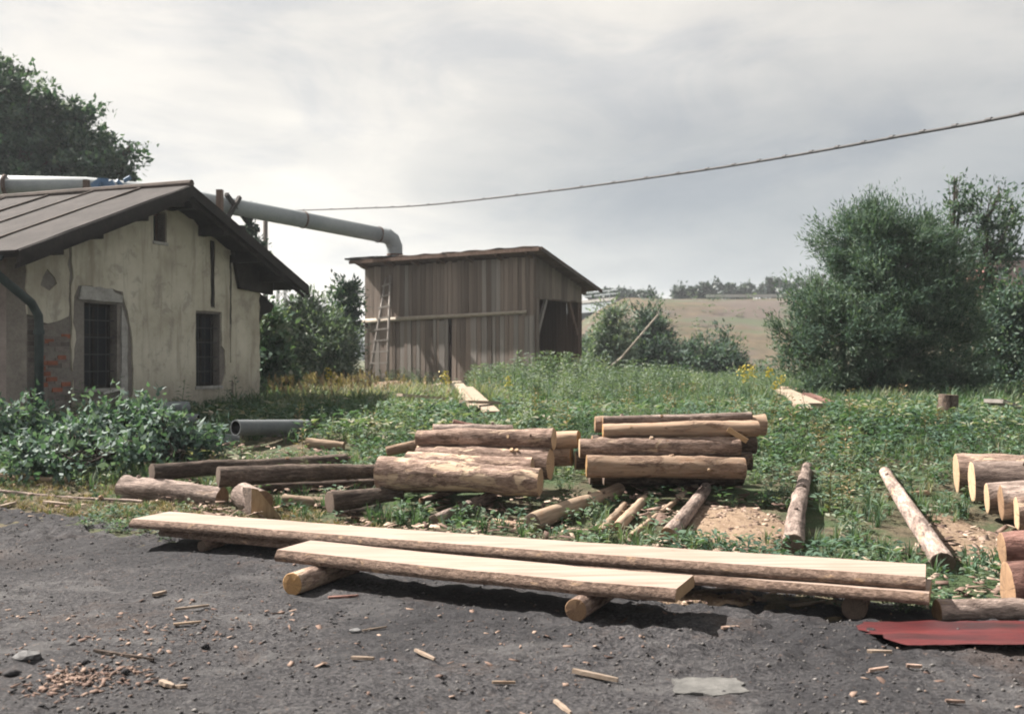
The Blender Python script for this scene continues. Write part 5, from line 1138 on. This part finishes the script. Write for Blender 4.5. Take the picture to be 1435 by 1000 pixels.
# ------------------------------------------------------------------ weeds and grass
def t_grass(n, seed, spread=.35, w_=.05, lean=.45):
    r = np.random.default_rng(seed); V, Q, T = [], [], []
    for i in range(n):
        a = r.random()*6.28; d = np.array([math.cos(a), math.sin(a), 0]); s_ = np.array([-d[1], d[0], 0]); b0 = d*spread*r.random()*.6; h = .5+.5*r.random(); ln = lean*(.3+r.random())
        p1 = b0+d*ln*.3*h+np.array([0, 0, h*.6]); p2 = b0+d*ln*h+np.array([0, 0, h*(1-.25*ln)]); k = len(V)
        V += [b0-s_*w_/2, b0+s_*w_/2, p1+s_*w_*.42, p1-s_*w_*.42, p2+s_*w_*.05, p2-s_*w_*.05]; Q += [(k, k+1, k+2, k+3), (k+3, k+2, k+4, k+5)]; T += [r.normal()*.12]*6
    return np.array(V), np.array(Q), np.array(T)
def t_leafy(n, seed, ll=.45, lw=.26, tall=False):
    r = np.random.default_rng(seed); a = np.arange(n)*2.4+r.random(n); z = (np.arange(n)+.5)/n
    z = .06+.9*z if tall else .05+.75*r.random(n)
    el_ = r.uniform(-.1, .7, n); rad = (.05 if tall else .12)*np.ones(n)
    c_ = np.stack([np.cos(a)*rad, np.sin(a)*rad, z], 1); d = np.stack([np.cos(a)*np.cos(el_), np.sin(a)*np.cos(el_), np.sin(el_)], 1)
    k = (1.05-.6*z) if tall else np.ones(n)
    # keep leaves roughly face-up
    s_ = np.cross(d, np.array([0, 0, 1.0])+r.normal(size=(n, 3))*.25); s_ /= np.linalg.norm(s_, axis=1, keepdims=True); nn = np.cross(s_, d); L = (ll*k*(.7+.6*r.random(n)))[:, None]; W = (lw*k*(.7+.6*r.random(n)))[:, None]
    V = np.stack([c_, c_+d*L*.42+s_*W*.5+nn*W*.12, c_+d*L-nn*L*.12, c_+d*L*.42-s_*W*.5+nn*W*.12], 1).reshape(-1, 3); Q = np.arange(n*4).reshape(-1, 4); T = np.repeat(r.normal(size=n)*.14, 4)
    if tall:
        m0 = len(V); V = np.concatenate([V, [(-.014, 0, 0), (.014, 0, 0), (.006, 0, 1), (-.006, 0, 1), (0, -.014, 0), (0, .014, 0), (0, .006, 1), (0, -.006, 1)]]); Q = np.concatenate([Q, [(m0, m0+1, m0+2, m0+3), (m0+4, m0+5, m0+6, m0+7)]]); T = np.concatenate([T, [.1]*8])
    return V, Q, T
def t_plume(seed):
    V, Q, T = t_grass(3, seed, .1, .025, .25); r = np.random.default_rng(seed+50); n = 10
    c_ = np.stack([r.normal(size=n)*.02, r.normal(size=n)*.02, .75+.35*r.random(n)], 1); d = np.stack([r.normal(size=n)*.4, r.normal(size=n)*.4, np.ones(n)], 1)
    v, q = leaf_geo(c_, d, .2, .05, rng=r); k = len(V); return np.concatenate([V, v]), np.concatenate([Q, q+k]), np.concatenate([T-.2, np.repeat(.25+r.normal(size=n)*.1, 4)])
def t_flower(seed):
    r = np.random.default_rng(seed); n = 46; c_ = np.stack([r.normal(size=n)*.07, r.normal(size=n)*.07, .82+.3*r.random(n)], 1)
    v, q = leaf_geo(c_, r.normal(size=(n, 3)), .06, .05, rng=r); return v, q, np.repeat(r.normal(size=n)*.2, 4)
def excluded(x, y):
    bad = np.zeros(len(x), bool)
    for x0, y0, x1, y1, r in EXC:
        dx, dy = x1-x0, y1-y0; L2 = dx*dx+dy*dy+1e-9; t_ = np.clip(((x-x0)*dx+(y-y0)*dy)/L2, 0, 1); bad |= (x-x0-t_*dx)**2+(y-y0-t_*dy)**2 < (r+.03)**2
    for O, a_, b_, la, lb in ((C0, U, NB, GW, HL), (S0, SD, SE, SW, SDP)):
        u_ = (x-O.x)*a_.x+(y-O.y)*a_.y; v_ = (x-O.x)*b_.x+(y-O.y)*b_.y; bad |= (u_ > -.12) & (u_ < la+.12) & (v_ > -.12) & (v_ < lb+.12)
    return bad
def scatter(name, label, temps, x, y, sc, mat, tint, zsc=None, zz=None):
    k = ~excluded(x, y); x, y, sc, tint = x[k], y[k], sc[k], tint[k]; zsc = np.ones(len(x)) if zsc is None else zsc[k]
    z = gh(x, y)-.01 if zz is None else zz[k]-.05; which = RNG.integers(0, len(temps), len(x)); Vs, Qs, Ts = [], [], []; k0 = 0
    for i, (V, Q, T) in enumerate(temps):
        j = np.where(which == i)[0]
        if not len(j): continue
        th = RNG.random(len(j))*6.283; cs, sn = np.cos(th)[:, None], np.sin(th)[:, None]; s_ = sc[j][:, None]; tx, ty = RNG.normal(size=(2, len(j), 1))*.12
        vz = V[None, :, 2]*s_*zsc[j][:, None]
        P = np.stack([(V[None, :, 0]*cs-V[None, :, 1]*sn)*s_+x[j][:, None]+tx*vz, (V[None, :, 0]*sn+V[None, :, 1]*cs)*s_+y[j][:, None]+ty*vz, vz+z[j][:, None]], -1)
        Vs.append(P.reshape(-1, 3)); Qs.append((Q[None]+(np.arange(len(j))*len(V))[:, None, None]).reshape(-1, 4)+k0); k0 += len(j)*len(V)
        Ts.append(np.clip(tint[j][:, None]+T[None], 0, 1).ravel())
    return tag(np_mesh(name, np.concatenate(Vs), np.concatenate(Qs), np.concatenate(Ts), mat), label, kind='stuff')
def spread(n, y0, y1, p=1.0, margin=1.0):
    y = y0+(y1-y0)*RNG.random(n)**p; x = RNG.uniform(-1, 1, n)*(.56*y+margin); return x, y
def pxof(x, y): return 717.5+F*x/y
GRASS = [t_grass(11, s_) for s_ in range(4)]; LOW = [t_leafy(13, s_+10, .30, .17) for s_ in range(4)]+[t_leafy(9, s_+15, .42, .16) for s_ in range(2)]; TALL = [t_leafy(22, s_+20, .24, .10, True) for s_ in range(4)]; PLUME = [t_plume(s_+30) for s_ in range(4)]
def pick(x, y, dens): k = RNG.random(len(x)) < dens; return x[k], y[k]
patch = lambda x, y, f, o=0: vnoise(x*f+o, y*f+o*.7)+.5
p_ = SF @ Vector((1.2, -1.3, 0)); EXC.append((p_.x-.3, p_.y, p_.x+.3, p_.y, .8))
# 1 low leafy cover round and behind the stacks
x, y = spread(36000, 7.0, 24, 1.15); s_b = y-ybound(x); px = pxof(x, y)
d = sstep(.35, 1.6, s_b)*(.30+1.0*patch(x, y, .9)**1.3)*(.55+.45*sstep(11, 13, y))*np.where(px < 560, .65, 1.0)*np.where((x < -1.2) & (s_b < 1.3), .35, 1)
x, y = pick(x, y, d); px = pxof(x, y)
sc = (.07+.16*RNG.random(len(x))**1.5)*(1+.5*sstep(10, 15, y))
scatter('low_weeds', 'low leafy weeds around the log stacks', LOW, x, y, sc, M['leaf_weed'], np.clip(-.02+.85*patch(x, y, 1.1, 4)+.22*RNG.normal(size=len(x)), 0, 1))
# 2 grass everywhere past the yard
x, y = spread(34000, 6.6, 42, 1.4); s_b = y-ybound(x); px = pxof(x, y)
d = sstep(-.05, .25, s_b)*(.15+.95*patch(x, y, 1.2, 7))*np.where((y < 12) & (px > 600) & (s_b > .9), .38, 1)*np.where((s_b < .9), .8*(patch(x, y, 2.2, 3) > .45), 1)
x, y = pick(x, y, d); px = pxof(x, y)
sc = (.11+.13*RNG.random(len(x)))*np.where(y-ybound(x) < 1.0, .55, 1)*(1+1.3*sstep(12, 20, y))
yel = .55*sstep(360, 430, px)*(1-sstep(700, 760, px))*sstep(15, 20, y)
scatter('grass', 'tufts of grass between the yard and the shed', GRASS, x, y, sc, M['leaf_grass'], np.clip(.12+.5*patch(x, y, 1.1, 2)+yel+.15*RNG.normal(size=len(x)), 0, 1))
# 3 mid and tall weeds behind the stacks and before the shed
x, y = spread(15000, 12.5, 30, 1.1); px = pxof(x, y)
d = (sstep(690, 760, px)*(.1+1.1*patch(x, y, .7, 5)**1.5)*(1-.75*sstep(1020, 1100, px))+.10*(px < 690)+.5*((px > 540) & (px < 720) & (y > 23)))*sstep(12, 14, y)
x, y = pick(x, y, d*np.where((px > 730) & (px < 830) & (y > 24), .5, 1)); px = pxof(x, y)
hh = (1+.35*sstep(600, 680, px)*(1-sstep(720, 750, px)))*(1-.30*sstep(735, 770, px))*(.17+.34*RNG.random(len(x))**1.8)*(.6+.9*patch(x, y, .8, 13))*(1+1.0*sstep(15, 22, y)*sstep(700, 780, px)*(1-sstep(950, 1060, px))) 
scatter('tall_weeds', 'tall leafy weeds in front of the shed and behind the stacks', TALL, x, y, hh, M['leaf_bush'], np.clip(.12+.75*patch(x, y, .9, 1)+.20*RNG.normal(size=len(x)), 0, 1))
x, y = spread(650, 9.5, 26, 1.1); x, y = pick(x, y, sstep(2.0, 3.2, y-ybound(x))*(.1+.9*(patch(x, y, .6, 21) > .5)))
scatter('dead_stems', 'dry brown weed stalks standing among the green', TALL, x, y, .18+.38*RNG.random(len(x)), M['leaf_dry'], RNG.random(len(x))*.7)
x, y = spread(2600, 9.0, 26, 1.1); x, y = pick(x, y, sstep(1.6, 3.0, y-ybound(x))*(patch(x, y, .8, 31) > .55))
scatter('pale_weeds', 'pale yellow-green weeds growing in patches', LOW[4:]+TALL[:1], x, y, .16+.22*RNG.random(len(x)), M['leaf_grass'], .5+.4*RNG.random(len(x)))
cx, cy, ch = [], [], []
for px, Y_, n, h_, sg in ((775, 25, 46, .85, .38), (812, 25.3, 40, .80, .35), (868, 24, 60, .62, .6), (925, 23, 60, .55, .7), (735, 26, 50, .62, .5), (690, 26.6, 34, .62, .35), (640, 27.2, 30, .60, .4), (560, 28, 24, .5, .4), (602, 27.6, 20, .45, .4), (715, 24, 60, .5, .7), (985, 22, 50, .5, .7), (840, 22, 50, .55, .8), (780, 21, 40, .5, .7), (1030, 23, 30, .5, .7), (900, 25.5, 40, .7, .6)):
    n = int(n*2.0); h_ *= 1.22; p = at(px, 500, Y_); cx += list(p.x+RNG.normal(size=n)*sg); cy += list(Y_+RNG.normal(size=n)*sg*1.3); ch += list(h_*(.55+.6*RNG.random(n)))
scatter('weed_clumps', 'tall weed clumps at the foot of the shed', TALL, np.array(cx), np.array(cy), np.array(ch), M['leaf_bush'], .25+.65*RNG.random(len(cx)))
x = RNG.uniform(-1.6, 2.7, 900); y = np.where(x < .5, 9.35, 9.70)+RNG.normal(size=900)*.16; x, y = pick(x, y, .2+.8*(patch(x, y, 1.9, 17) > .5))
scatter('shade_weeds', 'leafy weeds closing in under the log stacks', LOW+TALL[:2], x, y, .13+.12*RNG.random(len(x)), M['leaf_weed'], .1+.7*RNG.random(len(x)))
# 4 dry grass between house and shed
x, y = spread(16000, 15, 29, .9); px = pxof(x, y)
d = sstep(365, 390, px)*(1-.8*sstep(500, 540, px))*(1-sstep(660, 720, px))*sstep(17, 20.5, y)*(.05+1.2*patch(x, y, .9, 9)**1.5)
x, y = pick(x, y, d)
scatter('dry_grass', 'straw-coloured dry grass in front of the bush and ladder', PLUME, x, y, .22+.34*RNG.random(len(x)), M['leaf_dry'], np.clip(.2+.6*patch(x, y, 1.3, 6)+.15*RNG.normal(size=len(x)), 0, 1))
sx = RNG.integers(4, 108, 900); sv = (RNG.random(900)**.8*24).astype(int)+1; k = vnoise(BX[sx, sv]*.12, YB[sx, sv]*.16+4) > .02; sx, sv = sx[k], sv[k]
scatter('slope_scrub', 'low scrub and rank grass dotting the embankment', LOW, BX[sx, sv]+RNG.normal(size=len(sx))*.5, YB[sx, sv], .5+1.3*RNG.random(len(sx))**2, M['leaf_bush'], RNG.random(len(sx))*.6, zsc=np.full(len(sx), .7), zz=BZ[sx, sv])
# 5 straw litter on the strip left of the boards
x = RNG.uniform(-9, -1.0, 2600); y = ybound(x)+RNG.uniform(.1, 1.6, 2600)
scatter('straw', 'flattened straw along the left grass strip', GRASS, x, y, .10+.10*RNG.random(len(x)), M['leaf_dry'], RNG.random(len(x)), zsc=np.full(len(x), .35))
x = RNG.uniform(-4, 3.6, 900); y = ybound(x)+RNG.uniform(-.25, .45, 900); x, y = pick(x, y, (patch(x, y, 2.6, 8) > .52)*.9)
scatter('yard_weeds', 'small weeds creeping out under the long boards', LOW[:4], x, y, .05+.09*RNG.random(len(x)), M['leaf_weed'], RNG.random(len(x))*.8)
# 6 yellow flowers
fx, fy = [], []
for px, py, n in ((648, 560, 5), (1062, 556, 4), (1085, 556, 2), (690, 560, 2), (470, 560, 2)):
    p = hit(px, py+14); fx += list(p.x+RNG.normal(size=n)*.22); fy += list(p.y+RNG.normal(size=n)*.5)
fx, fy = np.array(fx), np.array(fy); scatter('flowers', 'yellow goldenrod flowers among the weeds', [t_flower(s_+80) for s_ in range(3)], fx, fy, .50+.25*RNG.random(len(fx)), M['leaf_yellow'], RNG.random(len(fx)))

# ------------------------------------------------------------------ haze
mb = MB(); mb.box((-905, -45, -1.6), (905, 1405, 46)); hz = mb.build('haze', None); hz['kind'] = 'stuff'
m = bpy.data.materials.new('haze'); m.use_nodes = True; t = NT(m.node_tree); out = t.n('ShaderNodeOutputMaterial'); v = t.n('ShaderNodeVolumePrincipled')
v.inputs['Color'].default_value = (.86, .92, 1.0, 1); v.inputs['Density'].default_value = .00055; v.inputs['Anisotropy'].default_value = .2
t.put(out.inputs['Volume'], v.outputs[0]); hz.data.materials.append(m)
